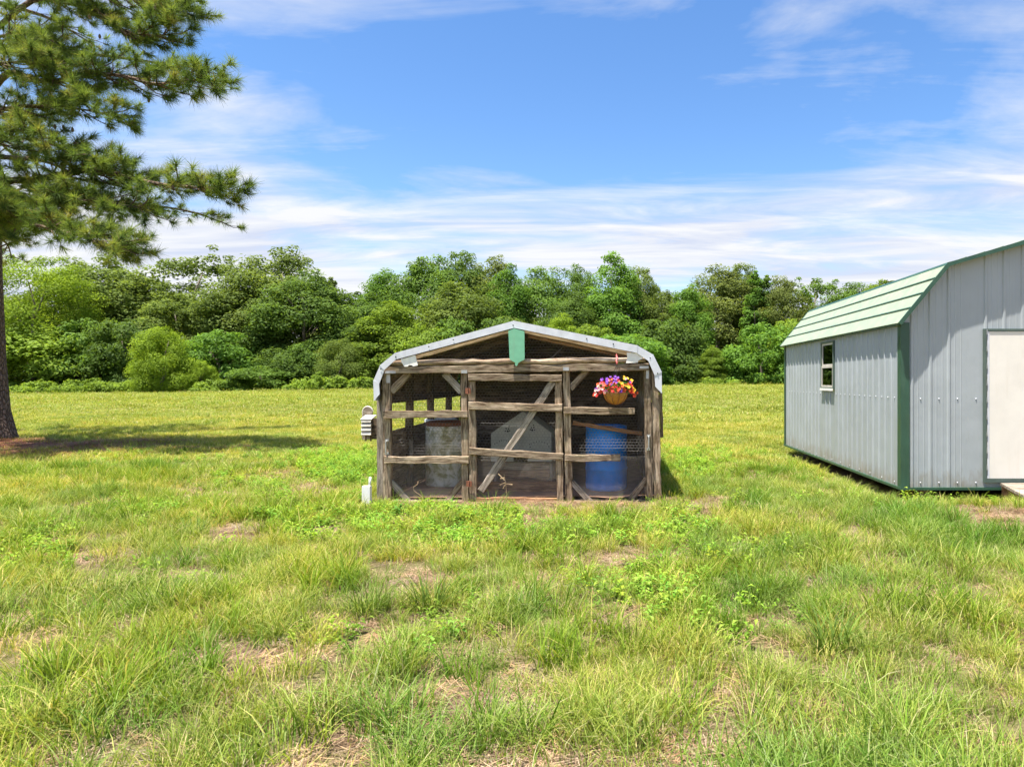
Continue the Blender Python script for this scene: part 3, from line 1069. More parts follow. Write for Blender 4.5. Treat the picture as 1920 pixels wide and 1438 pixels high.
for i in range(260):
    u = rg.uniform(-1, 1); a = rg.uniform(0, 6.28); r = math.sqrt(rg.random()) * .21
    p = bc + Vector((math.cos(a) * r, math.sin(a) * r * .8, rg.uniform(-.01, .13)))
    dr = Vector((rg.uniform(-1, 1), rg.uniform(-1, 1), rg.uniform(-.3, .8))).normalized()
    sd_ = dr.cross(Vector((rg.uniform(-1, 1), rg.uniform(-1, 1), rg.uniform(-1, 1)))).normalized()
    n = len(lv); L = rg.uniform(.03, .05)
    lv += [p, p + dr * L * .5 + sd_ * L * .28, p + dr * L, p + dr * L * .5 - sd_ * L * .28]
    lf.append((n, n + 1, n + 2, n + 3)); vv.append(rg.random())
o = link('leaves', new_mesh('leaves', [v - bc for v in lv], lf, PLANT, False, None, {'v': vv}), bask, bc)
o.color = (.08, .17, .03, 1)
tag(o, None, None, None, 'stuff')
# red hook the basket hangs from
hook = empty('hanger_hook', P(1156, 675, 8.9), 'small coral red hook on log rail above flower basket', 'hook')
pts = [P(1156, 683.5, BY), P(1157, 680, BY), P(1155.5, 676, 8.80), P(1157.5, 672, 8.82), P(1156, 668, 8.86), P(1156, 664, 8.93)]
G().tube(pts, [.007, .012, .009, .013, .010, .006], 8).obj('hook_body', PINK_PLASTIC, hook, True)
G().tube([P(1156, 684.5, BY), P(1156, 683, BY)], .004, 6).obj('eyelet', DARK_IRON, hook)

# nest box on the left wall and the white standpipe -----------------------
YB = 10.1
nb = empty('slatted_nest_box', P(693, 816, YB), 'white slatted box on round-topped backboard left of coop', 'nest box')
a, c = P(679, 766, YB), P(697, 824, YB)
poly = [(a.x, c.z), (c.x, c.z), (c.x, a.z - .05)] + [((a.x + c.x) / 2 + (c.x - a.x) / 2 * math.cos(R(t)), a.z - .05 + .075 * math.sin(R(t))) for t in range(15, 180, 15)] + [(a.x, a.z - .05)]
G().prism(poly, 1, YB + .02, YB + .05).obj('backboard', WOOD_RAMP, nb)
ring = [((a.x + c.x) / 2 + (c.x - a.x) / 2 * 1.03 * math.cos(R(t)), YB + .034, a.z - .05 + .078 * math.sin(R(t))) for t in range(0, 181, 12)]
G().tube([(ring[-1][0], YB + .034, c.z)] + ring[::-1], .011, 6).obj('edge_strip', BEIGE_PAINT, nb, True)
a, c = P(685, 783, YB), P(703, 816, YB)
G().box((a.x + .005, YB - .15, c.z + .006), (c.x - .005, YB + .02, a.z - .01)).obj('box', WOOD_RAMP, nb)
for i in range(4):
    z = a.z - .035 - i * .062
    G().board((a.x, YB - .163, z), (c.x, YB - .163, z), .052, .016, (0, -1, .35), .001, i).obj('slat', BEIGE_PAINT, nb)
G().board((a.x - .01, YB - .07, a.z + .008), (c.x + .012, YB - .07, a.z + .008), .22, .014, (0, -.25, 1), .001, 9).obj('lid', BEIGE_PAINT, nb)
for x in (a.x + .03, c.x - .04):
    G().tube([(x, YB - .06, c.z + .01), (x, YB - .06, c.z - .08)], .012, 6).obj('peg', WOOD_DARK, nb)
a, c = P(702, 784, YB), P(709, 822, YB)
G().box((a.x, YB - .12, c.z), (c.x + .10, YB + .06, a.z)).obj('bracket', WOOD_DARK, nb)

pp = empty('standpipe', P(689, 945, 8.8), 'white plastic standpipe with thin riser in weeds before coop corner', 'standpipe')
gzp = GZ(P(689, 945, 8.8).x, 8.8)
base = P(688, 945, 8.8); base.z = gzp - .03
g = G()
g.prism([(base.x - .055, base.y - .03), (base.x + .05, base.y - .035), (base.x + .052, base.y + .03), (base.x - .05, base.y + .035)], 2, base.z, base.z + .262)
g.obj('sleeve', WHITE_PVC, pp)
G().tube([base + Vector((.034, 0, .255)), base + Vector((.042, .004, .375))], [.017, .015], 10).obj('riser', WHITE_PVC, pp, True)

# ------------------------------------------------------------------ shed
SX0, SX1, SY0, SY1 = 4.05, 7.75, 9.5, 15.85
ZB, ZE = .10, 2.40
EAVE = [(3.965, 2.375), (4.63, 3.185), (5.9, 3.555), (7.17, 3.185), (7.835, 2.375)]
shed = empty('metal_shed', ((SX0 + SX1) / 2, (SY0 + SY1) / 2, 0), 'grey ribbed metal shed with sage green gambrel roof and green trim', 'shed')


def roof_z(x):
    for (a, b_) in zip(EAVE[:-1], EAVE[1:]):
        if a[0] <= x <= b_[0]:
            return a[1] + (b_[1] - a[1]) * (x - a[0]) / (b_[0] - a[0])
    return 2.37


def ribbed(u0, u1, step, first, hgt=.016):
    """u positions with rib height for a ribbed sheet between u0 and u1"""
    pts = [(u0, 0.0)]
    n = 0
    uc = first
    while uc < u1 - .03:
        if uc > u0 + .03:
            pts += [(uc - .028, 0), (uc - .012, hgt), (uc + .012, hgt), (uc + .028, 0)]
            for f in (1 / 3, 2 / 3):
                q = uc + step * f
                if q < u1 - .02:
                    pts += [(q - .013, 0), (q, .0035), (q + .013, 0)]
        uc += step
    pts.append((u1, 0.0))
    return sorted(p for p in pts if u0 <= p[0] <= u1)


def front_panel(x0, x1, zlo):
    pr = ribbed(x0, x1, .257, 4.19)
    V, Fc = [], []
    zs_ = [(0, None)]
    for (x, hh) in pr:
        top = min(roof_z(x) - .01, 9)
        for q in range(2):
            V.append((x, SY0 - hh, zlo if q == 0 else top))
    for i in range(len(pr) - 1):
        Fc.append((2 * i, 2 * i + 2, 2 * i + 3, 2 * i + 1))
    g = G().add(V, Fc)
    return g.obj('wall_panel', SIDING, shed)


DX0, DX1, DZ0, DZ1 = P(1848, 0, SY0).x, 6.55, .225, P(0, 621, SY0).z
front_panel(SX0 + .002, 4.95, ZB)
front_panel(4.9502, DX0 - .03, ZB)
front_panel(DX0 - .0298, DX1 + .03, DZ1 + .02)
front_panel(DX1 + .0302, SX1 - .002, ZB)
G().box((DX0 - .03, SY0 - .003, ZB), (DX1 + .03, SY0 + .03, DZ0 - .01)).obj('wall_panel', SIDING, shed)


def side_panel(y0, y1, z0, z1):
    pr = ribbed(y0, y1, .229, 9.62)
    V, Fc = [], []
    for (y, hh) in pr:
        V.append((SX0 - hh, y, z0)); V.append((SX0 - hh, y, z1))
    for i in range(len(pr) - 1):
        Fc.append((2 * i, 2 * i + 1, 2 * i + 3, 2 * i + 2))
    return G().add(V, Fc).obj('wall_panel', SIDING, shed)


WY0, WY1, WZ0, WZ1 = 12.36, 13.03, 1.46, 2.28
side_panel(SY0 + .002, 10.42, ZB, ZE)
side_panel(10.4202, 11.35, ZB, ZE)
side_panel(11.3502, WY0, ZB, ZE)
side_panel(WY0 + .0002, WY1, ZB, WZ0)
side_panel(WY0 + .0002, WY1, WZ1, ZE)
side_panel(WY1 + .0002, 14.1, ZB, ZE)
side_panel(14.1002, 15.0, ZB, ZE)
side_panel(15.0002, SY1 - .002, ZB, ZE)
# far and right walls
poly = [(SX0 + .01, ZB), (SX1 - .01, ZB), (SX1 - .01, 2.37)] + [(x, z - .02) for x, z in EAVE[::-1][1:-1]] + [(SX0 + .01, 2.37)]
G().prism(poly, 1, SY1 - .03, SY1 - .005).obj('rear_wall', SIDING, shed)
G().box((SX1 - .03, SY0 + .01, ZB), (SX1, SY1 - .035, ZE)).obj('right_wall', SIDING, shed)
G().box((SX0 + .01, SY0 + .01, .10), (SX1 - .04, SY1 - .04, .15)).obj('floor', WOOD_DARK, shed)
for x in (SX0 + .35, (SX0 + SX1) / 2, SX1 - .35):
    G().board((x, SY0 + .06, .035), (x, SY1 - .1, .035), .10, .13, (1, 0, 0), .002, int(x * 9)).obj('skid', WOOD_DARK, shed)
# base trim
G().box((SX0 - .03, SY0 - .03, ZB - .03), (SX0 + .02, SY1 + .02, ZB + .006)).obj('base_trim', GREEN_TRIM, shed)
G().box((SX0 + .0205, SY0 - .03, ZB - .03), (SX1 + .02, SY0 + .02, ZB + .006)).obj('base_trim', GREEN_TRIM, shed)
# corner trims (angle strips)
g = G().prism([(SX0 - .022, SY0 - .022), (SX0 + .10, SY0 - .022), (SX0 + .10, SY0 - .012), (SX0 - .012, SY0 - .012), (SX0 - .012, SY0 + .09), (SX0 - .022, SY0 + .09)], 2, ZB + .008, 2.395)
g.obj('corner_trim', GREEN_TRIM, shed)
g = G().prism([(SX0 - .022, SY1 - .09), (SX0 - .012, SY1 - .09), (SX0 - .012, SY1 + .01), (SX0 + .09, SY1 + .01), (SX0 + .09, SY1 + .02), (SX0 - .022, SY1 + .02)], 2, ZB + .008, 2.395)
g.obj('corner_trim', GREEN_TRIM, shed)
# roof
RY0, RY1 = SY0 - .145, SY1 + .10
for i, (a, b_) in enumerate(zip(EAVE[:-1], EAVE[1:])):
    A, B = Vector((a[0], 0, a[1])), Vector((b_[0], 0, b_[1]))
    t = (B - A).normalized()
    up = Vector((-t.z, 0, t.x))
    n = 4 if i in (0, 3) else 5
    for q in range(n):
        s0, s1 = q / n, (q + 1) / n
        p0, p1 = A.lerp(B, s0), A.lerp(B, s1)
        lift = up * .004
        pr = [(p.x, p.z) for p in (p0, p1, p1 + up * .012 - lift * 0, p0 + up * .012)]
        sh = G().prism(pr, 1, RY0 + .012, RY1 - .012).obj('roof_panel', GREEN_ROOF, shed)
        if q > 0:
            c0 = p0 + up * .0125
            pr = [(p.x, p.z) for p in (c0 - t * .015, c0 - t * .008 + up * .016, c0 + t * .008 + up * .016, c0 + t * .015)]
            G().prism(pr, 1, RY0 + .014, RY1 - .014).obj('roof_rib', GREEN_TRIM if i == 0 else GREEN_ROOF, sh)  # near slope: darker green paints the shaded side into the ribs
    for (ya, yb) in ((RY0 - .006, RY0 + .011), (RY1 - .011, RY1 + .006)):
        pr = [(p.x, p.z) for p in (A - up * .032 - t * .008, B - up * .032 + t * .008, B + up * .022 + t * .008, A + up * .022 - t * .008)]
        G().prism(pr, 1, ya + i * .0005, yb + i * .0005).obj('rake_trim', GREEN_TRIM, shed)
A, B = Vector((EAVE[0][0], 0, EAVE[0][1])), Vector((EAVE[1][0], 0, EAVE[1][1]))
for (x, z) in (EAVE[1], EAVE[3]):
    s = -1 if x < 5.9 else 1
    pr = [(x + s * .025, z - .022), (x + s * .028, z - .008), (x, z + .026), (x - s * .07, z + .045), (x - s * .07, z + .034), (x, z + .014)]
    G().prism(pr, 1, RY0 + .02, RY1 - .02).obj('break_trim', GREEN_TRIM, shed)
G().prism([(5.8, 3.545), (5.9, 3.575), (6.0, 3.545), (6.0, 3.56), (5.9, 3.592), (5.8, 3.56)], 1, RY0 + .02, RY1 - .02).obj('ridge_cap', GREEN_TRIM, shed)
G().board((EAVE[0][0] + .04, RY0 + .02, EAVE[0][1] - .012), (EAVE[0][0] + .04, RY1 - .02, EAVE[0][1] - .012), .09, .012, (0, 0, 1), 0, 1).obj('soffit', GREEN_TRIM, shed)
# window
g = G()
xo = SX0 - .035
for (y0, y1, z0, z1) in ((WY0 - .03, WY0, WZ0 - .03, WZ1 + .03), (WY1, WY1 + .03, WZ0 - .03, WZ1 + .03), (WY0, WY1, WZ1, WZ1 + .03), (WY0, WY1, WZ0 - .03, WZ0)):
    g.box((xo, y0, z0), (SX0 + .02, y1, z1))
win = g.obj('window', DOOR_TRIM, shed)
zm = (WZ0 + WZ1) / 2
for (z0, z1, dx_) in ((zm - .015, WZ1 - .002, .0), (WZ0 + .002, zm - .017, -.012)):
    g = G()
    f = .035
    xx0, xx1 = SX0 - .018 + dx_, SX0 + .004 + dx_
    g.box((xx0, WY0 + .002, z0), (xx1, WY0 + f, z1)); g.box((xx0, WY1 - f, z0), (xx1, WY1 - .002, z1))
    g.box((xx0, WY0 + f, z0), (xx1, WY1 - f, z0 + f)); g.box((xx0, WY0 + f, z1 - f), (xx1, WY1 - f, z1))
    g.obj('sash', BEIGE_PAINT, win)
    G().box((SX0 - .008 + dx_, WY0 + f, z0 + f), (SX0 - .004 + dx_, WY1 - f, z1 - f)).obj('pane', GLASS, win)
a = G().box((SX0 - .052, WY0 - .03, WZ0 - .062), (SX0 - .0355, WY1 + .03, WZ0 - .02)).obj('sill', WHITE_PAINT, win)
G().box((SX0 - .004 - .012 + .004, WY0 + .04, WZ0 + .04), (SX0 - .001, WY1 - .04, zm - .05)).obj('insect_screen', DARK_IRON, win)
# door
g = G()
g.box((DX0 - .04, SY0 - .03, DZ0 - .05), (DX0, SY0 + .02, DZ1 + .032))
g.box((DX1, SY0 - .03, DZ0 - .05), (DX1 + .04, SY0 + .02, DZ1 + .032))
g.box((DX0, SY0 - .03, DZ1), (DX1, SY0 + .02, DZ1 + .032))
g.box((DX0, SY0 - .03, DZ0 - .05), (DX1, SY0 + .02, DZ0))
sd = g.obj('door_frame', DOOR_TRIM, shed)
G().box((DX0 + .012, SY0 - .02, DZ0 + .006), (DX1 - .012, SY0 + .015, DZ1 - .006)).obj('door', DOOR_PAINT, shed)
G().box((DX0 + .013, SY0 - .0245, DZ0 + .007), (DX0 + .04, SY0 - .0205, DZ1 - .007)).obj('hinge_strip', GALV, sd)
for i in range(9):
    z = DZ0 + .12 + i * .235
    G().tube([(DX0 + .004, SY0 - .032, z), (DX0 + .004, SY0 - .032, z + .07)], .007, 6).obj('hinge', STEEL, sd)
G().tube([(DX1 - .12, SY0 - .06, 1.0), (DX1 - .12, SY0 - .06, 1.14)], .012, 8).obj('handle', STEEL, sd)
g = G().lathe((0, 0, 0), [(.0105, 0), (.0095, .004), (.006, .008), (.002, .009)], 8)
scr2 = new_mesh('screw', g.V, g.F, GALV, True)
for i in range(26):
    y = 9.735 + i * .229
    if y < SY1 - .1:
        place('screw', scr2, shed, (SX0 - .002, y, 1.345), (0, R(-90), 0))
        if i % 2 == 0:
            place('screw', scr2, shed, (SX0 - .002, y, ZB + .05), (0, R(-90), 0))
for i in range(4):
    x = 4.19 + .12 + i * .257
    for z in (1.335, ZB + .07):
        place('screw', scr2, shed, (x, SY0 - .002, z), (R(90), 0, 0))
# ramp
ramp = empty('wooden_ramp', (6.0, 9.0, 0), 'pale plank ramp leading up to the cream shed door', 'ramp')
for i in range(6):
    s = (i + .5) / 6
    y = 9.42 - s * .95
    z = .165 - s * .15
    G().board((5.37, y, z), (6.65, y, z), .152, .035, (0, -.155, 1), .002, 150 + i).obj('plank', WOOD_RAMP, ramp)
for x in (5.40, 6.6):
    G().prism([(9.43, -.03), (9.43, .142), (8.48, -.008), (8.48, -.03)], 0, x, x + .04).obj('runner', WOOD_RED, ramp)

# ------------------------------------------------------------------ trees of the wood
rng = np.random.default_rng(11)


def unit(v):
    return v / np.maximum(np.linalg.norm(v, axis=-1, keepdims=True), 1e-6)


def leaf_cards(C, N, size, rng, asp=.55):
    """rhombic leaves at C facing N"""
    n = len(C)
    t = unit(np.cross(N, rng.normal(size=(n, 3))))
    b_ = np.cross(N, t)
    s = size[:, None]
    fold = N * s * .25
    V = np.empty((n, 4, 3))
    V[:, 0] = C - t * s - fold * .5
    V[:, 1] = C + b_ * s * asp + fold * .5
    V[:, 2] = C + t * s - fold * .5
    V[:, 3] = C - b_ * s * asp + fold * .5
    return V.reshape(-1, 3), np.arange(n * 4).reshape(n, 4)


def envelope(kind, z):
    if kind == 'oak':
        return np.sqrt(np.clip(1 - ((z - .46) / .54) ** 2, 0, 1)) ** .8 * (0.75 + .25 * (z < .7))
    if kind == 'open':
        return np.sqrt(np.clip(1 - ((z - .55) / .47) ** 2, 0, 1)) ** .7
    if kind == 'gum':
        return np.clip((1.02 - z), 0, 1) ** .62 * np.clip(z * 7 + .25, 0, 1) ** .6
    if kind == 'spire':
        return np.clip((1.02 - z), 0, 1) ** .8 * np.clip(z * 6 + .3, 0, 1)
    if kind == 'willow':
        return np.sqrt(np.clip(1 - ((z - .42) / .58) ** 2, 0, 1)) ** .7
    return np.sqrt(np.clip(1 - (z - .12) ** 2 * 1.25, 0, 1)) ** .9     # shrub


def crown(kind, W, H, nb, nl, leaf, seed, br=(.085, .15), shell=.35):
    """crown as leaf clumps: W wide, H high, base at z = 0"""
    r_ = np.random.default_rng(seed)
    C, Nn, Vv, Sz = [], [], [], []
    k = 0
    lop = r_.uniform(0, 6.28, 3)
    while k < nb:
        z = r_.uniform(.04, .97)
        e = envelope(kind, np.array([z]))[0]
        if r_.random() > e + .12:
            continue
        a = r_.uniform(0, 6.28)
        e = e * (1 + .16 * math.sin(2 * a + lop[0] + z * 4) + .12 * math.sin(3 * a + lop[1] - z * 7) + .1 * math.sin(9 * z + lop[2] + a))
        rad = e * W / 2 * (shell + (1 - shell) * math.sqrt(r_.random())) * (.82 if z > .8 else 1)
        b_ = r_.uniform(*br) * W * (.6 if z > .85 else 1)
        c = np.array([math.cos(a) * rad, math.sin(a) * rad, z * H])
        m_ = int(nl * (b_ / (.12 * W)) ** 1.6)
        dr = unit(r_.normal(size=(m_, 3)) + np.array([0, 0, .35]))
        rr = b_ * (.35 + .7 * r_.random(m_) ** .6)
        pos = c + dr * rr[:, None] * np.array([1.15, 1.15, .8])
        C.append(pos)
        out_ = unit(np.array([math.cos(a), math.sin(a), .35]))
        Nn.append(unit(dr * .8 + out_ * .35 + np.array([0, 0, .45]) + r_.normal(size=(m_, 3)) * .5))
        Vv.append(np.clip(.45 + r_.normal() * .14 + r_.normal(size=m_) * .16, 0, 1))
        Sz.append(leaf * r_.uniform(.65, 1.3, m_))
        k += 1
    C = np.concatenate(C); Nn = np.concatenate(Nn); Vv = np.concatenate(Vv); Sz = np.concatenate(Sz)
    keep = C[:, 2] > 0.02
    C, Nn, Vv, Sz = C[keep], Nn[keep], Vv[keep], Sz[keep]
    C[:, :2] *= (W / 2) / np.percentile(np.hypot(C[:, 0], C[:, 1]), 96)
    V, Q = leaf_cards(C, Nn, Sz, r_)
    return V, Q, Vv


def crown_me(name, *a, **kw):
    V, Q, v = crown(*a, **kw)
    return fast_mesh(name, V, Q, LEAF, {'v': v})


NOM = {'soft': (6, 5.5), 'oak': (9, 14), 'open': (9, 14), 'gum': (7.5, 14), 'spire': (3.2, 13), 'willow': (9, 12), 'shrub': (6, 5)}
CROWN = {
    'oak': [crown_me('oak_crown', 'oak', 9, 14, 165, 200, .125, s, br=(.09, .165), shell=.5) for s in (1, 2, 3, 4)],
    'open': [crown_me('open_crown', 'open', 9, 14, 95, 190, .135, 5, br=(.07, .115), shell=.5)],
    'gum': [crown_me('gum_crown', 'gum', 7.5, 14, 150, 190, .122, s, br=(.09, .16), shell=.5) for s in (6, 7, 8)],
    'spire': [crown_me('spire_crown', 'spire', 3.2, 13, 95, 110, .12, 9, br=(.12, .2))],
    'willow': [crown_me('willow_crown', 'willow', 9, 12, 125, 330, .09, s, br=(.10, .17)) for s in (10, 14)],
    'soft': [crown_me('soft_crown', 'shrub', 6, 5.5, 85, 260, .075, s, br=(.11, .19), shell=.4) for s in (15, 16)],
    'shrub': [crown_me('shrub_crown', 'shrub', 6, 5, 90, 140, .115, s, br=(.09, .16), shell=.5) for s in (11, 12, 13)],
}


def trunk_me(H, r, seed):
    rg = random.Random(seed)
    g = G()
    pts = [(rg.uniform(-.1, .1) * i, rg.uniform(-.1, .1) * i, H * i / 5 - (.4 if i == 0 else 0)) for i in range(6)]
    g.tube(pts, [r * (1.25, 1, .85, .65, .45, .2)[i] for i in range(6)], 8)
    for q in range(6):
        z = H * rg.uniform(.35, .75); a = rg.uniform(0, 6.28); L = H * rg.uniform(.18, .3)
        b_ = Vector((pts[3][0] * .5, pts[3][1] * .5, z))
        e = b_ + Vector((math.cos(a) * L * .8, math.sin(a) * L * .8, L * .8))
        g.tube([b_, b_.lerp(e, .5) + Vector((0, 0, -.1)), e], [r * .4, r * .28, r * .1], 6)
    return new_mesh('trunk', g.V, g.F, TRUNK, True)


TRUNKS = [trunk_me(10, .22, s) for s in range(3)]
SHTR = [trunk_me(3, .09, s) for s in range(5, 7)]
LIME = (.265, .36, .036); FRESH = (.17, .295, .046); MID = (.155, .245, .044); OLIVE = (.185, .24, .052); DEEP = (.13, .20, .04); BROWN = (.20, .235, .058); YELG = (.23, .32, .042)
tn = [0]


def tree(px, top, wpx, Y, kind, col, label, lift=.0, group='trees of the wood behind the field', cat='tree', name=None, var=None):
    p = P(px, 712, Y)
    z0 = GZ(p.x, Y)
    H = P(px, top, Y).z - z0
    W = wpx / F * Y * {'oak': 1.5, 'gum': 1.4, 'willow': 1.25, 'open': 1.35, 'spire': 1.3, 'soft': 1.12, 'shrub': 1.4}[kind]
    tn[0] += 1
    rg = random.Random(tn[0] * 31)
    nm = name or {'oak': 'oak_tree', 'open': 'open_crowned_tree', 'gum': 'sweetgum_tree', 'spire': 'slender_tree', 'willow': 'feathery_tree', 'shrub': 'shrub', 'soft': 'soft_shrub'}[kind]
    t = empty(nm, (p.x, Y, z0), label, cat, group)
    w0, h0 = NOM[kind]
    ms = CROWN[kind]
    me = ms[(tn[0] if var is None else var) % len(ms)]
    zb = H * lift
    sc = (W / w0, W / w0 * rg.uniform(.85, 1.05), (H - zb) / h0)
    o = place('crown', me, t, (p.x, Y, z0 + zb), (0, 0, rg.uniform(0, 6.28)), sc)
    f = rg.uniform(.9, 1.1)
    o.color = (col[0] * f * .88, col[1] * f * .93, col[2] * f, 1)
    ts = TRUNKS[tn[0] % 3] if kind not in ('shrub', 'soft') else SHTR[tn[0] % 2]
    th = 10 if kind not in ('shrub', 'soft') else 3
    s = H * .8 / th
    place('trunk', ts, t, (p.x, Y, z0), (0, 0, rg.uniform(0, 6.28)), (s, s, s))
    return t


T = tree
T(62, 476, 175, 76, 'willow', LIME, 'tall feathery lime-green tree right beside the big pine trunk', .12)
T(178, 476, 170, 86, 'oak', OLIVE, 'dull olive tree behind the hanging pine bough tips', .05)
T(240, 508, 100, 88, 'oak', BROWN, 'brownish olive tree left of the dip in the treetops')
T(375, 458, 165, 88, 'open', OLIVE, 'open-crowned oak with sky showing through its two-lobed top', .1)
T(330, 548, 130, 82, 'oak', OLIVE, 'low olive tree under the open-crowned oak')
T(445, 518, 150, 84, 'oak', OLIVE, 'broad olive oak between open-crowned oak and tallest oak')
T(525, 456, 150, 87, 'oak', OLIVE, 'tallest rounded olive oak left of the coop')
T(572, 508, 150, 82, 'oak', DEEP, 'dark leafy oak on right flank of tallest oak')
T(622, 508, 44, 88, 'spire', OLIVE, 'thin olive treetop poking up right of tallest oak')
T(688, 548, 110, 85, 'oak', MID, 'mid-green tree in the dip left of the coop roof')
T(722, 496, 95, 89, 'gum', FRESH, 'loose fresh green tree above left eave of coop', .2)
T(805, 478, 125, 89, 'oak', MID, 'dense green tree rising above left half of coop roof')
T(862, 470, 105, 91, 'oak', DEEP, 'deep green high crown left of coop ridge')
T(872, 530, 150, 81, 'oak', OLIVE, 'wide olive tree just behind left roof slope of coop')
T(922, 474, 105, 93, 'oak', BROWN, 'pale brownish crown above the green plaque', .1)
T(955, 490, 85, 83, 'gum', FRESH, 'bright pointed tree straight above coop ridge')
T(1020, 500, 105, 87, 'oak', MID, 'rounded mid-green tree right of coop ridge')
T(1072, 548, 95, 81, 'oak', DEEP, 'lower dark tree above right roof slope of coop')
T(1085, 488, 80, 90, 'oak', MID, 'narrow green crown left of tallest bright tree')
T(1150, 472, 120, 85, 'gum', FRESH, 'tallest bright green tree above right end of coop', var=0)
T(1203, 500, 75, 89, 'oak', OLIVE, 'olive crown leaning on right side of tallest bright tree', .1)
T(1246, 545, 85, 87, 'oak', OLIVE, 'small olive crown in the gap right of the coop')
T(1292, 526, 90, 83, 'gum', FRESH, 'fresh green pointed tree right of treetop gap')
T(1345, 500, 120, 91, 'oak', BROWN, 'brownish broad crown between coop and shed')
T(1392, 494, 85, 93, 'oak', OLIVE, 'highest crown between coop and shed', .1)
T(1416, 498, 46, 85, 'spire', FRESH, 'slim pointed green tree, left one of a pair', .15)
T(1438, 506, 40, 85, 'spire', MID, 'slim pointed green tree, right one of a pair', .15)
T(1466, 518, 80, 85, 'oak', BROWN, 'rusty brown rounded crown left of shed roof')
T(1525, 514, 105, 89, 'open', MID, 'loose grey-green crown above far end of shed roof', .1)
T(1595, 532, 105, 87, 'oak', MID, 'low green crown behind shed roof slope')
T(1645, 521, 95, 85, 'gum', YELG, 'yellow-green treetop just left of shed roof break')
SG = 'bushes along the edge of the wood'


def B(px, top, wpx, Y, col, label, kind='shrub', **kw):
    return tree(px, top, wpx, Y, kind, col, label, 0.0, SG, 'bush', None if kind == 'shrub' else None, **kw)


B(70, 608, 150, 75, YELG, 'yellow-green bush low beside the pine trunk')
B(170, 604, 130, 77, MID, 'dark leafy bush right of pine trunk under the lime tree')
B(245, 600, 130, 76, DEEP, 'dark green tall bush behind the round lime bush')
B(303, 616, 108, 69, LIME, 'round lime-green bush standing forward of the wood', 'soft')
B(378, 676, 52, 70, LIME, 'small lime bush right of the round lime bush', 'soft')
B(415, 622, 120, 76, FRESH, 'leafy green bush under the broad olive oak')
B(490, 688, 110, 72, MID, 'low spreading bush below tallest oak')
B(545, 652, 110, 76, DEEP, 'dark bush in the shade of tallest oak')
B(592, 640, 90, 77, MID, 'mid-green bush left of the soft olive bush')
B(640, 638, 85, 73, OLIVE, 'soft olive bush left of the coop roof', 'soft')
B(676, 598, 80, 78, DEEP, 'dark conical evergreen left of the bright young tree', 'gum')
B(735, 560, 125, 77, YELG, 'bright young yellow-green tree beside coop left eave', 'gum', var=1)
B(800, 612, 95, 75, YELG, 'yellow-green sapling behind left roof slope of coop')
B(860, 600, 100, 76, MID, 'green bush behind the coop roof left of plaque')
B(940, 596, 110, 76, DEEP, 'dark bush behind coop ridge')
B(1054, 582, 75, 73, LIME, 'pale lime sapling poking up behind right roof slope', 'gum')
B(1115, 612, 100, 75, YELG, 'bright bush above the flower basket behind coop')
B(1175, 628, 150, 74, FRESH, 'lush green bush bulging out right of coop')
B(1250, 598, 120, 79, DEEP, 'dark green bush right of coop above dry grass')
B(1300, 640, 90, 80, MID, 'shady green bush between coop and shed')
B(1336, 646, 48, 75, YELG, 'slender yellow-green sapling in front of shady bush', 'gum')
B(1378, 652, 60, 76, FRESH, 'small green bush left of big lush bush')
B(1432, 610, 115, 75, FRESH, 'big lush rounded bush left of shed', 'shrub')
B(1482, 600, 80, 78, YELG, 'yellow-green bush at far left corner of shed')

# the deep wood behind, one mass
Vs, Qs, vs_, n = [], [], [], 0
r_ = np.random.default_rng(77)
for i, px in enumerate(range(-700, 2500, 62)):
    Y = 98 + r_.uniform(-3, 10)
    top = 535 + r_.uniform(-18, 28)
    V, Q, v = crown('oak', 11, P(px, top, Y).z, 46, 60, .34, 300 + i)
    x = P(px, 0, Y).x
    V = V + np.array([x, Y, 0.3])
    Vs.append(V); Qs.append(Q + n); vs_.append(v * .8); n += len(V)
for i, px in enumerate(list(range(-700, 20, 70)) + list(range(1700, 2500, 70))):
    Y = 80 + r_.uniform(-3, 8)
    V, Q, v = crown('oak', 10, P(px, 520 + r_.uniform(-30, 40), Y).z, 46, 60, .32, 500 + i)
    Vs.append(V + np.array([P(px, 0, Y).x, Y, 0.2])); Qs.append(Q + n); vs_.append(v); n += len(V)
o = link('deep_wood', fast_mesh('deep_wood', np.concatenate(Vs), np.concatenate(Qs), LEAF, {'v': np.concatenate(vs_)}))
o.color = (.125, .175, .045, 1)
tag(o, 'dense dark wood filling in behind the first row of trees', 'woods', None, 'stuff')

# weedy verge at the foot of the wood
Vs, Qs, vs_, n = [], [], [], 0
for i in range(330):
    px = r_.uniform(-60, 1560)
    Y = (70.5 if px < 720 else 74) + r_.uniform(-2, 3) + 3.0 * (float(vnoise(np.array([px * .008]), np.array([9.1]), 8)[0]) - .6)
    W = r_.uniform(.9, 3.2); H = r_.uniform(.4, 1.0) * (.5 + 1.7 * float(vnoise(np.array([px * .012]), np.array([3.3]), 4)[0])) * (1 if px < 720 else .6)
    x = P(px, 0, Y).x
    V, Q, v = crown('shrub', W, H, 9, 26, .13, 900 + i, br=(.16, .26), shell=.1)
    Vs.append(V + np.array([x, Y, GZ(x, Y) - .05])); Qs.append(Q + n); n += len(V)
    vs_.append(np.clip(v + r_.normal() * .2, 0, 1))
o = link('verge_weeds', fast_mesh('verge_weeds', np.concatenate(Vs), np.concatenate(Qs), LEAF, {'v': np.concatenate(vs_)}))
o.color = (.22, .32, .05, 1)
tag(o, 'rank green weeds along the foot of the wood', 'weeds', None, 'stuff')

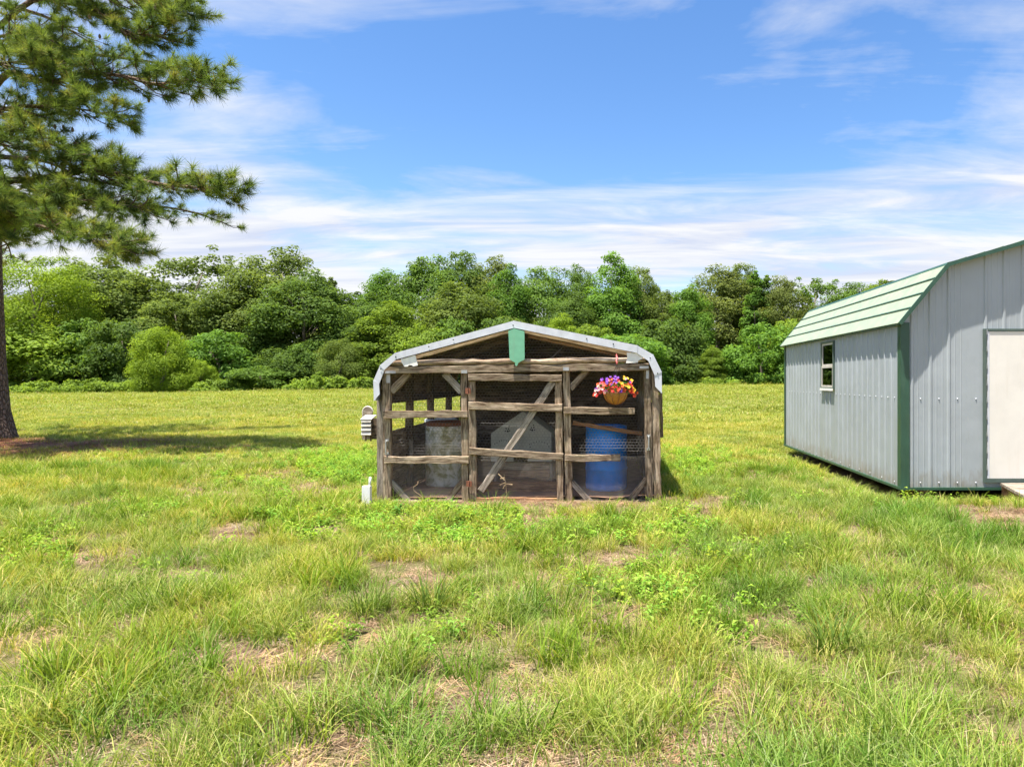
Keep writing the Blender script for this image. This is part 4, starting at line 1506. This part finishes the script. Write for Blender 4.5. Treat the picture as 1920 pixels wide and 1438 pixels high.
# ------------------------------------------------------------------ pine
PY = 18.0
pine = empty('pine_tree', (-16.35, PY, 0), 'large long-needled pine with spreading boughs at left edge of picture', 'tree')
TP = [(-16.42, 18, -.3), (-16.42, 18, .15), (-16.43, 18, .8), (-16.45, 18, 2), (-16.48, 18, 4.4), (-16.5, 18.05, 8), (-16.6, 18.1, 12), (-16.7, 18.1, 16)]
G().tube(TP, [.80, .60, .47, .40, .34, .27, .18, .06], 22).obj('trunk', BARK, pine, True)


def trunk_at(z):
    for a, b_ in zip(TP[:-1], TP[1:]):
        if a[2] <= z <= b_[2]:
            return Vector(a).lerp(Vector(b_), (z - a[2]) / (b_[2] - a[2]))
    return Vector(TP[-1])


LIMBS = [
    (6.0, [(0, 345, 16.6), (60, 338, 16.2), (130, 326, 15.8), (165, 320, 15.6), (230, 328, 15.3), (320, 345, 15.0), (400, 352, 14.8), (455, 355, 14.7)], .105),
    (5.9, [(0, 350, 16.3), (60, 376, 15.9), (115, 382, 15.6), (150, 372, 15.4), (215, 380, 15.1), (290, 392, 14.9)], .075),
    (9.0, [(15, 138, 16.6), (60, 150, 16.3), (110, 152, 16.1), (150, 138, 15.9), (240, 143, 15.6), (315, 158, 15.4), (380, 150, 15.2), (445, 155, 15.1)], .085),
    (10.6, [(60, 2, 16.6), (130, 6, 16.3), (190, 28, 16.1), (260, 62, 15.8), (345, 66, 15.6)], .07),
    (11.5, [(60, -40, 16.6), (200, -20, 16.2), (300, 5, 15.9), (375, 15, 15.8)], .07),
    (5.4, [(-40, 420, 16.0), (20, 418, 15.0), (80, 425, 14.6), (140, 440, 14.3), (190, 452, 14.1), (235, 464, 14.0)], .06),
    (7.6, [(-30, 275, 16.3), (20, 262, 15.8), (70, 262, 15.4), (115, 278, 15.2)], .055),
    (8.0, [(-10, 212, 16.2), (70, 198, 15.8), (150, 205, 15.5), (240, 222, 15.3)], .06),
    (10.0, [(-10, 75, 16.6), (50, 62, 16.3), (115, 85, 16.0)], .05),
    (9.2, [(-20, 125, 16.0), (60, 118, 15.6), (125, 130, 15.3)], .05),
    (5.6, [(-40, 400, 15.6), (10, 392, 14.9), (60, 400, 14.7)], .05),
]
rg = random.Random(42)
rn = np.random.default_rng(42)
tuft_p, tuft_d, tuft_s = [], [], []
wood = []
cones = []


def limb(pts, r0, vis=True, ntw=None):
    n = len(pts)
    g = G()
    # smooth the polyline
    sm = []
    for i in range(n - 1):
        for q in range(4):
            t = q / 4
            p0 = pts[max(i - 1, 0)]; p1 = pts[i]; p2 = pts[i + 1]; p3 = pts[min(i + 2, n - 1)]
            sm.append(.5 * ((2 * p1) + (p2 - p0) * t + (2 * p0 - 5 * p1 + 4 * p2 - p3) * t * t + (3 * p1 - p0 - 3 * p2 + p3) * t ** 3))
    sm.append(pts[-1])
    m_ = len(sm)
    rad = [r0 * (1 - .86 * i / (m_ - 1)) for i in range(m_)]
    g.tube(sm, rad, 8)
    L = sum((sm[i + 1] - sm[i]).length for i in range(m_ - 1))
    nt = ntw or int(L * 7.4)
    for q in range(nt):
        s = .22 + .78 * (q + rg.random()) / nt
        i = min(int(s * (m_ - 1)), m_ - 2)
        p = sm[i]
        d = (sm[i + 1] - sm[i]).normalized()
        side = d.cross(Vector((0, 0, 1))).normalized() * rg.choice((-1, 1))
        tl = rg.uniform(.55, 1.25) * (1.15 - .45 * s)
        dr = (d * rg.uniform(.5, 1.2) + side * rg.uniform(.25, 1.1) + Vector((0, 0, rg.uniform(-.35, .75)))).normalized()
        e = p + dr * tl
        mid = p.lerp(e, .5) + Vector((rg.uniform(-.06, .06), rg.uniform(-.06, .06), -.05 + rg.uniform(-.05, .05)))
        g.tube([p, mid, e], [rad[i] * .4 + .008, .012, .006], 5, False)
        nf = rg.randint(3, 5) if vis else 3
        for f in range(nf):
            u = .35 + .65 * f / (nf - 1)
            b_ = mid.lerp(e, (u - .5) * 2) if u > .5 else p.lerp(mid, u * 2)
            if f < nf - 1:
                sd_ = (dr + Vector((rg.uniform(-1, 1), rg.uniform(-1, 1), rg.uniform(-.5, .9)))).normalized()
                tip = b_ + sd_ * rg.uniform(.14, .34)
                g.tube([b_, tip], [.007, .005], 4, False)
            else:
                sd_, tip = dr, b_
            up_ = (sd_ + Vector((0, 0, .25))).normalized()
            tuft_p.append(tip); tuft_d.append(up_); tuft_s.append(rg.uniform(.8, 1.2))
        if vis and rg.random() < .05:
            cones.append(e + Vector((0, 0, -.08)))
    tuft_p.append(sm[-1]); tuft_d.append((sm[-1] - sm[-2]).normalized()); tuft_s.append(1.2)
    return g


for (z, pl, r) in LIMBS:
    pts = [trunk_at(z)] + [P(q[0] if q[0] < 150 else 150 + (q[0] - 150) * .87, q[1], q[2]) for q in pl]
    limb(pts, r).obj('limb', BARK, pine, True)
for q in range(22):
    z = 5.2 + q * .46
    a = [R(rg.uniform(100, 260)), R(rg.uniform(230, 300)), R(rg.uniform(20, 120))][q % 3]
    L = rg.uniform(3.6, 5.8) * (1 - max(0, z - 10) * .09)
    b_ = trunk_at(z)
    dr = Vector((math.cos(a), math.sin(a), 0))
    pts = [b_] + [b_ + dr * L * s + Vector((rg.uniform(-.2, .2), rg.uniform(-.2, .2), L * .12 * math.sin(s * 2.4))) for s in (.25, .5, .75, 1)]
    limb(pts, .075, False, int(L * 3.4)).obj('limb', BARK, pine, True)
for q in range(5):
    z = 4.6 + q * .4
    b_ = trunk_at(z)
    tip = Vector((rg.uniform(-13.3, -12.2), rg.uniform(12.0, 14.2), z + rg.uniform(.1, .8)))
    tip.x = min(tip.x, -.93 * tip.y)
    pts = [b_] + [b_.lerp(tip, s) + Vector((rg.uniform(-.15, .15), rg.uniform(-.15, .15), .45 * math.sin(s * 3))) for s in (.25, .5, .75, 1)]
    limb(pts, .08, False, 34).obj('limb', BARK, pine, True)
TPn = np.array([tuple(p) for p in tuft_p]); TDn = unit(np.array([tuple(p) for p in tuft_d])); TSn = np.array(tuft_s)
NN = 74
n = len(TPn) * NN
D = np.repeat(TDn, NN, 0); PB = np.repeat(TPn, NN, 0); SS = np.repeat(TSn, NN)
ang = np.radians(rn.uniform(10, 92, n))
tt = unit(np.cross(D, rn.normal(size=(n, 3))))
nd = D * np.cos(ang)[:, None] + tt * np.sin(ang)[:, None]
nd = unit(nd + np.array([0, 0, -.10]))
L = rn.uniform(.17, .28, n) * SS
basep = PB - D * (rn.uniform(0, .13, n))[:, None]
wd = unit(np.cross(nd, rn.normal(size=(n, 3)))) * (.0052 * rn.uniform(.7, 1.2, n))[:, None]
V = np.empty((n, 3, 3))
V[:, 0] = basep - wd; V[:, 1] = basep + wd; V[:, 2] = basep + nd * L[:, None]
vv = np.clip(np.repeat(rn.normal(.52, .24, len(TPn)), NN) + rn.normal(0, .1, n) , 0, .93)
vv[rn.random(n) < .012] = 1.0
pc = Vector((-16.35, 18, 0))
o = link('needles', fast_mesh('needles', V.reshape(-1, 3) - np.array(pc), np.arange(n * 3).reshape(n, 3), NEEDLE, {'v': vv}), pine, pc)
tag(o, None, None, None, 'stuff')
g = G().lathe((0, 0, 0), [(.004, -.07), (.022, -.055), (.030, -.02), (.024, .02), (.008, .045)], 8)
cm = new_mesh('pine_cone', g.V, g.F, WOOD_DARK, True)
for p in cones[:14] + [P(103, 237, 15.5), P(119, 238, 15.5), P(136, 243, 15.5), P(187, 68, 16)]:
    place('pine_cone', cm, pine, p)

# ------------------------------------------------------------------ grass, weeds and straw
SRC = bpy.data.collections.new('scatter_sources')


def blades(nb, rad, h, wid, bend, seed, segs=3, vr=(.1, .75), dry=.06, lean=.25):
    r_ = np.random.default_rng(seed)
    a = r_.uniform(0, 6.28, nb); rr = rad * np.sqrt(r_.random(nb))
    base = np.stack([np.cos(a) * rr, np.sin(a) * rr, np.full(nb, -.01)], 1)
    H = r_.uniform(*h, nb)
    th = a + r_.normal(0, .9, nb)
    dirx = np.stack([np.cos(th), np.sin(th), np.zeros(nb)], 1)
    wd = np.stack([-np.sin(th), np.cos(th), np.zeros(nb)], 1)
    tw = r_.uniform(-.8, .8, nb)
    wd = unit(wd + dirx * tw[:, None])
    w_ = r_.uniform(*wid, nb)
    ln = r_.uniform(.05, lean, nb); bn = r_.uniform(*bend, nb)
    V = []; Fq = []; v = []
    val = r_.uniform(*vr, nb)
    val[r_.random(nb) < dry] = r_.uniform(.9, 1)
    for i in range(nb):
        n0 = len(V)
        for s in range(segs + 1):
            t = s / segs
            drop = bn[i] * t * t * .45
            p = base[i] + dirx[i] * (H[i] * (ln[i] * t + bn[i] * t * t)) + np.array([0, 0, H[i] * (t - drop * t)])
            ww = w_[i] * (1 - t) ** .55 * .5
            if s < segs:
                V.append(p - wd[i] * ww); V.append(p + wd[i] * ww)
            else:
                V.append(p)
        for s in range(segs - 1):
            q = n0 + 2 * s
            Fq.append((q, q + 1, q + 3, q + 2)); v.append(val[i])
        q = n0 + 2 * (segs - 1)
        Fq.append((q, q + 1, q + 2)); v.append(val[i])
    return V, Fq, v


def weed_plant(seed, nst=5, h=(.06, .13), leaf=(.035, .06), wide=.42):
    rg = random.Random(seed)
    V, Fq, v = [], [], []
    for s in range(nst):
        a = rg.uniform(0, 6.28); hh = rg.uniform(*h); out_ = rg.uniform(.01, .09)
        nl = rg.randint(5, 8)
        for q in range(nl):
            t = (q + .6) / nl
            c = Vector((math.cos(a) * out_ * (.3 + t), math.sin(a) * out_ * (.3 + t), hh * t))
            la = rg.uniform(0, 6.28); L = rg.uniform(*leaf) * (1.15 - .4 * t)
            d_ = Vector((math.cos(la), math.sin(la), rg.uniform(.05, .6))).normalized()
            sd_ = d_.cross(Vector((0, 0, 1))).normalized()
            up_ = sd_.cross(d_)
            wv = L * wide
            n = len(V)
            m1 = c + d_ * L * .45 + up_ * L * .08
            tip = c + d_ * L - Vector((0, 0, L * .15))
            V += [c, m1 + sd_ * wv * .5 + up_ * .1 * L, tip, m1 - sd_ * wv * .5 + up_ * .1 * L, m1]
            Fq += [(n, n + 1, n + 2, n + 4), (n, n + 4, n + 2, n + 3)]
            val = rg.uniform(.2, .9)
            v += [val, val]
    return V, Fq, v


def straw_clump(seed, nb=48, rad=.10):
    rg = random.Random(seed)
    V, Fq, v = [], [], []
    for i in range(nb):
        a = rg.uniform(0, 6.28); r = rad * math.sqrt(rg.random()); th = rg.uniform(0, 6.28)
        c = Vector((math.cos(a) * r, math.sin(a) * r, rg.uniform(.002, .022)))
        L = rg.uniform(.03, .11); d_ = Vector((math.cos(th), math.sin(th), rg.uniform(-.05, .25)))
        sd_ = Vector((-math.sin(th), math.cos(th), 0)) * rg.uniform(.0007, .0015)
        n = len(V)
        V += [c - d_ * L / 2 - sd_, c - d_ * L / 2 + sd_, c + d_ * L / 2 + sd_, c + d_ * L / 2 - sd_]
        Fq.append((n, n + 1, n + 2, n + 3)); v.append(rg.random())
    return V, Fq, v


def source(coll, name, geo_, mat):
    V, Fq, v = geo_
    me = new_mesh(name, V, Fq, mat, False, None, {'v': v})
    o = bpy.data.objects.new(name, me)
    coll.objects.link(o)


def make_coll(name, geos, mat):
    c = bpy.data.collections.new(name)
    for i, g_ in enumerate(geos):
        source(c, '%s_%02d' % (name, i), g_, mat)
    return c


def scatter(name, pts, yaw, scl, tint, coll, label, cat, tilt=None):
    """ONE stuff object: points that carry plants of a collection"""
    n = len(pts)
    me = bpy.data.meshes.new(name)
    me.vertices.add(n)
    me.vertices.foreach_set('co', np.asarray(pts, np.float32).ravel())
    rot_ = np.zeros((n, 3), np.float32)
    rot_[:, 2] = yaw
    if tilt is not None:
        rot_[:, 0] = tilt[:, 0]; rot_[:, 1] = tilt[:, 1]
    a = me.attributes.new('rot', 'FLOAT_VECTOR', 'POINT'); a.data.foreach_set('vector', rot_.ravel())
    a = me.attributes.new('scl', 'FLOAT_VECTOR', 'POINT'); a.data.foreach_set('vector', np.asarray(scl, np.float32).ravel())
    a = me.attributes.new('tint', 'FLOAT_VECTOR', 'POINT'); a.data.foreach_set('vector', np.asarray(tint, np.float32).ravel())
    a = me.attributes.new('pick', 'INT', 'POINT'); a.data.foreach_set('value', np.random.default_rng(n).integers(0, len(coll.objects), n).astype(np.int32))
    o = link(name, me)
    ng = bpy.data.node_groups.new(name + '_nodes', 'GeometryNodeTree')
    ng.interface.new_socket('Geometry', in_out='INPUT', socket_type='NodeSocketGeometry')
    ng.interface.new_socket('Geometry', in_out='OUTPUT', socket_type='NodeSocketGeometry')
    N = ng.nodes
    gi = N.new('NodeGroupInput'); go = N.new('NodeGroupOutput')
    ci = N.new('GeometryNodeCollectionInfo'); ci.inputs['Collection'].default_value = coll
    ci.inputs['Separate Children'].default_value = True; ci.inputs['Reset Children'].default_value = True
    ip = N.new('GeometryNodeInstanceOnPoints'); ip.inputs['Pick Instance'].default_value = True

    def at(nm, t):
        q = N.new('GeometryNodeInputNamedAttribute'); q.data_type = t; q.inputs['Name'].default_value = nm
        return q.outputs[0]
    ng.links.new(gi.outputs[0], ip.inputs['Points'])
    ng.links.new(ci.outputs[0], ip.inputs['Instance'])
    ng.links.new(at('pick', 'INT'), ip.inputs['Instance Index'])
    er = N.new('FunctionNodeEulerToRotation')
    ng.links.new(at('rot', 'FLOAT_VECTOR'), er.inputs[0])
    ng.links.new(er.outputs[0], ip.inputs['Rotation'])
    ng.links.new(at('scl', 'FLOAT_VECTOR'), ip.inputs['Scale'])
    ng.links.new(ip.outputs[0], go.inputs[0])
    md = o.modifiers.new('scatter', 'NODES'); md.node_group = ng
    tag(o, label, cat, None, 'stuff')
    return o


FINE = make_coll('fine_grass_source', [blades(46, .085, (.07, .20), (.003, .006), (.15, .9), s, 3, (.0, .9), .07) for s in range(8)], GRASS)
COARSE = make_coll('coarse_grass_source', [blades(26, .06, (.14, .33), (.006, .011), (.1, .8), 20 + s, 4, (.0, .55), .05, .35) for s in range(6)], GRASS)
SHORT = make_coll('short_grass_source', [blades(50, .16, (.035, .085), (.004, .008), (.1, .8), 40 + s, 2, (.25, .9), .09, .5) for s in range(5)], GRASS)
FAR = make_coll('field_grass_source', [blades(60, .5, (.05, .12), (.014, .028), (.1, .7), 60 + s, 2, (.3, .9), .10, .5) for s in range(5)], GRASS)
WEEDS = make_coll('weed_source', [weed_plant(s) for s in range(7)], WEED)
STRAWS = make_coll('straw_source', [straw_clump(s) for s in range(5)], STRAW)
q_ = np.random.default_rng(5)


def wedge(n, y0, y1, rngg, pw=2.0):
    """random points on the land in front of the camera, even per area"""
    u = rngg.random(n)
    y = np.sqrt(y0 ** 2 + u * (y1 ** 2 - y0 ** 2))
    x = rngg.uniform(-1.02, .74, n) * y + rngg.uniform(-.6, .6, n)
    return x, y


def blocked(x, y):
    return (np.hypot(x + 3.14, y - 8.72) < .16) | ((x > -3.06) & (x < .66) & (y > 8.94) & (y < 13.6)) | ((x > 3.86) & (x < 7.8) & (y > 9.3) & (y < 15.95)) | ((x > 5.33) & (x < 6.7) & (y > 8.45) & (y < 9.6))


def pxmask(x, y, ells):
    px, py = unproj(x, y)
    s = np.zeros(len(x))
    for (cx, cy, a, b_, st) in ells:
        s = np.maximum(s, st * np.exp(-(((px - cx) / a) ** 2 + ((py - cy) / b_) ** 2)))
    return s


def tints(n, rngg, base, var=.12, hue=.10):
    f = 1 + rngg.normal(0, var, n)
    h = rngg.normal(0, hue, n)
    return np.stack([base[0] * f * (1 + h), base[1] * f, base[2] * f * (1 - h)], 1)


def put_scatter(name, n, y0, y1, coll, prob, size, tintf, label, cat, seed, zs=1.0):
    r_ = np.random.default_rng(seed)
    x, y = wedge(n, y0, y1, r_)
    p = prob(x, y)
    keep = (r_.random(n) < p) & ~blocked(x, y)
    x, y = x[keep], y[keep]
    m_ = len(x)
    z = gz(x, y)
    s, sz = size(x, y, r_)
    scatter(name, np.stack([x, y, z], 1), r_.uniform(0, 6.28, m_), np.stack([s, s, sz], 1), tintf(x, y, r_), coll, label, cat, r_.normal(0, .12, (m_, 2)))


LUSH = [(1560, 960, 210, 55, 1), (1500, 1120, 260, 60, .8), (1820, 1130, 250, 110, .9), (1700, 1330, 250, 90, .9), (150, 1200, 240, 90, .8), (300, 1400, 260, 60, .7), (60, 1010, 120, 60, .6)]
WEEDY = [(750, 985, 220, 32, 1), (900, 1000, 130, 30, 1), (1060, 1005, 55, 18, .9), (560, 985, 60, 18, .9), (700, 960, 80, 22, .9), (520, 935, 45, 14, .8), (820, 950, 110, 14, .9), (640, 880, 70, 28, .8), (1240, 1110, 120, 40, .6),
         (1200, 1000, 160, 22, .55), (60, 1040, 80, 22, .7), (300, 960, 110, 18, .45), (1300, 870, 60, 30, .5), (480, 910, 60, 12, .6), (1280, 960, 30, 12, .6), (980, 965, 40, 10, .6)]


def near_wall(x, y):
    """1 where feet have kept the plants short: before the coop and along the shed"""
    a = sstep(-3.4, -3.0, x) * (1 - sstep(.8, 1.2, x)) * sstep(8.1, 8.6, y) * (1 - sstep(9, 9.3, y))
    b_ = sstep(3.5, 3.9, x) * (1 - sstep(7, 8, x)) * sstep(8.8, 9.2, y) * (1 - sstep(15.9, 16.5, y))
    return np.clip(a + b_, 0, 1)


def grass_tint(x, y, r_):
    n = fbm(x * .55, y * .55, 51)
    lush = pxmask(x, y, LUSH)
    t = tints(len(x), r_, (1, 1, 1), .10, .05)
    n2_ = fbm(x * 2.3, y * 2.3, 57, 3)
    k_ = np.clip((n - .5) * 2.6 + (n2_ - .5) * 2.4, -1, 1) - lush * .35
    t[:, 0] *= 1 + .36 * k_
    t[:, 2] *= 1 + .15 * k_
    t[:, 1] *= 1 + .17 * k_
    return t


def dens(x, y):
    b_ = bare_at(x, y) + straw_at(x, y)
    cl = fbm(x * 2.6, y * 2.6, 61, 3)
    return np.clip(1.2 - b_ * 1.15, .06, 1) * np.clip((cl - .30) * 3.2, .10, 1)


put_scatter('meadow_grass', 12500, 1.7, 10.5, FINE, lambda x, y: dens(x, y) * (1 - .3 * pxmask(x, y, WEEDY)),
            lambda x, y, r_: ((lambda h: (h * 1.05, h))(np.clip(.38 + fbm(x * 1.6, y * 1.6, 71) * 1.2 + .2 * pxmask(x, y, LUSH), .45, 1.6) * r_.uniform(.75, 1.2, len(x)) * (1 - .6 * near_wall(x, y)))),
            grass_tint, 'uneven long meadow grass in front of coop and shed', 'grass', 101)
put_scatter('coarse_grass', 9000, 1.9, 12.5, COARSE, lambda x, y: np.clip((fbm(x * 1.7, y * 1.7, 81, 3) - .50) * 5, 0, .9) * np.clip(1.1 - bare_at(x, y), 0.05, 1) * (1 - .9 * near_wall(x, y)),
            lambda x, y, r_: ((lambda h: (h, h))(r_.uniform(.55, 1.1, len(x)))),
            lambda x, y, r_: grass_tint(x, y, r_) * np.array([.78, .9, .6]), 'taller coarse grass blades standing in the meadow', 'grass', 102)
put_scatter('broadleaf_weeds', 27000, 3.5, 16, WEEDS, lambda x, y: np.clip(pxmask(x, y, WEEDY) * 1.6 + np.clip(fbm(x * 1.1, y * 1.1, 91) - .58, 0, 1) * 1.2, 0, .95) * np.clip(1.2 - bare_at(x, y), .05, 1),
            lambda x, y, r_: ((lambda h: (h, h * r_.uniform(.7, 1.2, len(x))))(r_.uniform(.5, 1.5, len(x)) * (1 - .5 * near_wall(x, y)))),
            lambda x, y, r_: tints(len(x), r_, (1.1, 1.15, 1), .2, .12), 'bright low broadleaf weeds spreading before the coop', 'weeds', 103)
put_scatter('dry_straw', 14000, 1.7, 12, STRAWS, lambda x, y: np.clip(.25 + bare_at(x, y) * .8, 0, .9),
            lambda x, y, r_: ((lambda h: (h, h))(r_.uniform(.8, 1.3, len(x)))),
            lambda x, y, r_: tints(len(x), r_, (1, 1, 1), .15, .06), 'dead straw matted over the bare soil', 'straw', 104)
put_scatter('short_grass', 30000, 9, 30, SHORT, lambda x, y: np.clip(1.05 - bare_at(x, y) * .8 - straw_at(x, y) * .9, .08, 1),
            lambda x, y, r_: ((lambda h: (h * 1.3, h * (1 + .8 * pxmask(x, y, LUSH))))(np.clip(.7 + fbm(x * .4, y * .4, 111) * .9, .6, 1.6) * r_.uniform(.8, 1.25, len(x)) * (1 + np.maximum(y - 15, 0) * .02))),
            lambda x, y, r_: grass_tint(x, y, r_) * np.array([.92, .92, .88]), 'shorter grass of the middle field around the coop', 'grass', 105)
put_scatter('field_grass', 30000, 24, 90, FAR, lambda x, y: np.where((y < 72), .95, .4),
            lambda x, y, r_: ((lambda h: (h * (1 + y * .012), h))(r_.uniform(.7, 1.3, len(x)) * np.clip(.6 + fbm(x * .05, y * .25, 121) * .8, .5, 1.5))),
            lambda x, y, r_: tints(len(x), r_, (.80, .84, .8), .10, .06) * (1 + .35 * (fbm(x * .04, y * .3, 131) - .5))[:, None], 'mown yellow-green field reaching back to the wood', 'grass', 106)
# pine straw under the pine
r_ = np.random.default_rng(9)
n = 2600
x = r_.normal(-14.6, 2.2, n); y = r_.normal(16.2, 1.0, n)
scatter('pine_straw', np.stack([x, y, gz(x, y) + .005], 1), r_.uniform(0, 6.28, n), np.repeat(r_.uniform(1.5, 2.6, n)[:, None], 3, 1), tints(n, r_, (.72, .50, .45), .12), STRAWS, 'reddish brown pine straw bed around the pine foot', 'pine straw')
# grass along the foot of shed and coop
r_ = np.random.default_rng(19)
n = 200
u = r_.random(n)
x = np.concatenate([r_.uniform(3.8, 3.95, n // 2), r_.uniform(4.0, 5.3, n // 4), r_.uniform(.7, 1.25, n // 4)])
y = np.concatenate([r_.uniform(9.4, 15.9, n // 2), r_.uniform(9.2, 9.38, n // 4), r_.uniform(9.0, 13, n // 4)])
s = r_.uniform(.3, .8, len(x))
s[-(n // 4):] *= 1.9
scatter('edge_grass', np.stack([x, y, gz(x, y)], 1), r_.uniform(0, 6.28, len(x)), np.stack([s, s, s], 1), tints(len(x), r_, (.95, 1, .9), .12), FINE, 'uncut grass fringe along the foot of shed and coop', 'grass')

# single tussocks that stand out in the photograph ------------------------
TUS = [(925, 965, .36, 'dense spiky grass tussock right in front of coop door'),
       (365, 1003, .30, 'dark green grass tussock left of the coop in short weeds'),
       (810, 1145, .42, 'big upright grass tussock in the middle of the meadow'),
       (690, 1150, .40, 'grass tussock just left of the big middle tussock'),
       (990, 1030, .34, 'arching grass tussock below the coop door'),
       (1330, 1050, .36, 'tall leafy grass tussock right of the fallen stick'),
       (1415, 1130, .34, 'dark hollow grass tussock in right meadow'),
       (1560, 1220, .42, 'broad-bladed tussock in right foreground above the dead straw')]
for i, (px, py, h, lab) in enumerate(TUS):
    Y = 1.6 * F / (py - 712)
    x = P(px, py, Y).x
    V, Fq, v = blades(70, .10, (h * .55, h), (.006, .012), (.15, .9), 200 + i, 5, (.05, .6), .04, .45)
    me = new_mesh('grass_tussock', V, Fq, PLANT, False, None, {'v': v})
    o = link('grass_tussock', me, None, (x, Y, GZ(x, Y)))
    o.color = (.135, .215, .035, 1)
    tag(o, lab, 'grass tussock', 'grass tussocks in the meadow')
# fallen stick
Y = 1.6 * F / (1066 - 712)
pts = [P(1160 + i * 15, 1060 + (2, 0, 1, 3, 6, 7, 9)[i], Y) for i in range(7)]
for p in pts:
    p.z = GZ(p.x, p.y) + .035
o = G().tube(pts, [.012, .014, .013, .012, .010, .008, .004], 7).obj('fallen_stick', WOOD_DARK, None, True)
tag(o, 'dark dead stick lying in the grass before the coop', 'stick')
# dry weed stalk by the door and vine shoot in the left bay
st = empty('dry_weed_stalk', P(946, 932, 8.86), 'dry straw-coloured weed stalk standing before coop door', 'weed')
g = G().tube([P(951, 940, 8.86), P(949, 912, 8.86), P(945, 888, 8.86)], [.005, .004, .003], 5).obj('stem', WOOD_TAN, st)
for (a, b_) in (((946, 900), (934, 888)), ((948, 907), (961, 908)), ((947, 905), (937, 909)), ((947, 908), (943, 916)), ((946, 895), (938, 897))):
    G().board(P(*a, 8.86), P(*b_, 8.86), .012, .002, (0, -1, .3), .001, 3).obj('leaf', WOOD_TAN, st)
o = G().tube([P(801, 948, 8.85), P(790, 930, 8.86), P(776, 920, 8.87), P(775, 913, 8.87), P(783, 908, 8.87), P(784, 902, 8.87)], [.007, .006, .005, .005, .004, .003], 6).obj('vine_shoot', WOOD_TAN, None, True)
tag(o, 'pale curled vine shoot in front of left coop bay', 'vine')
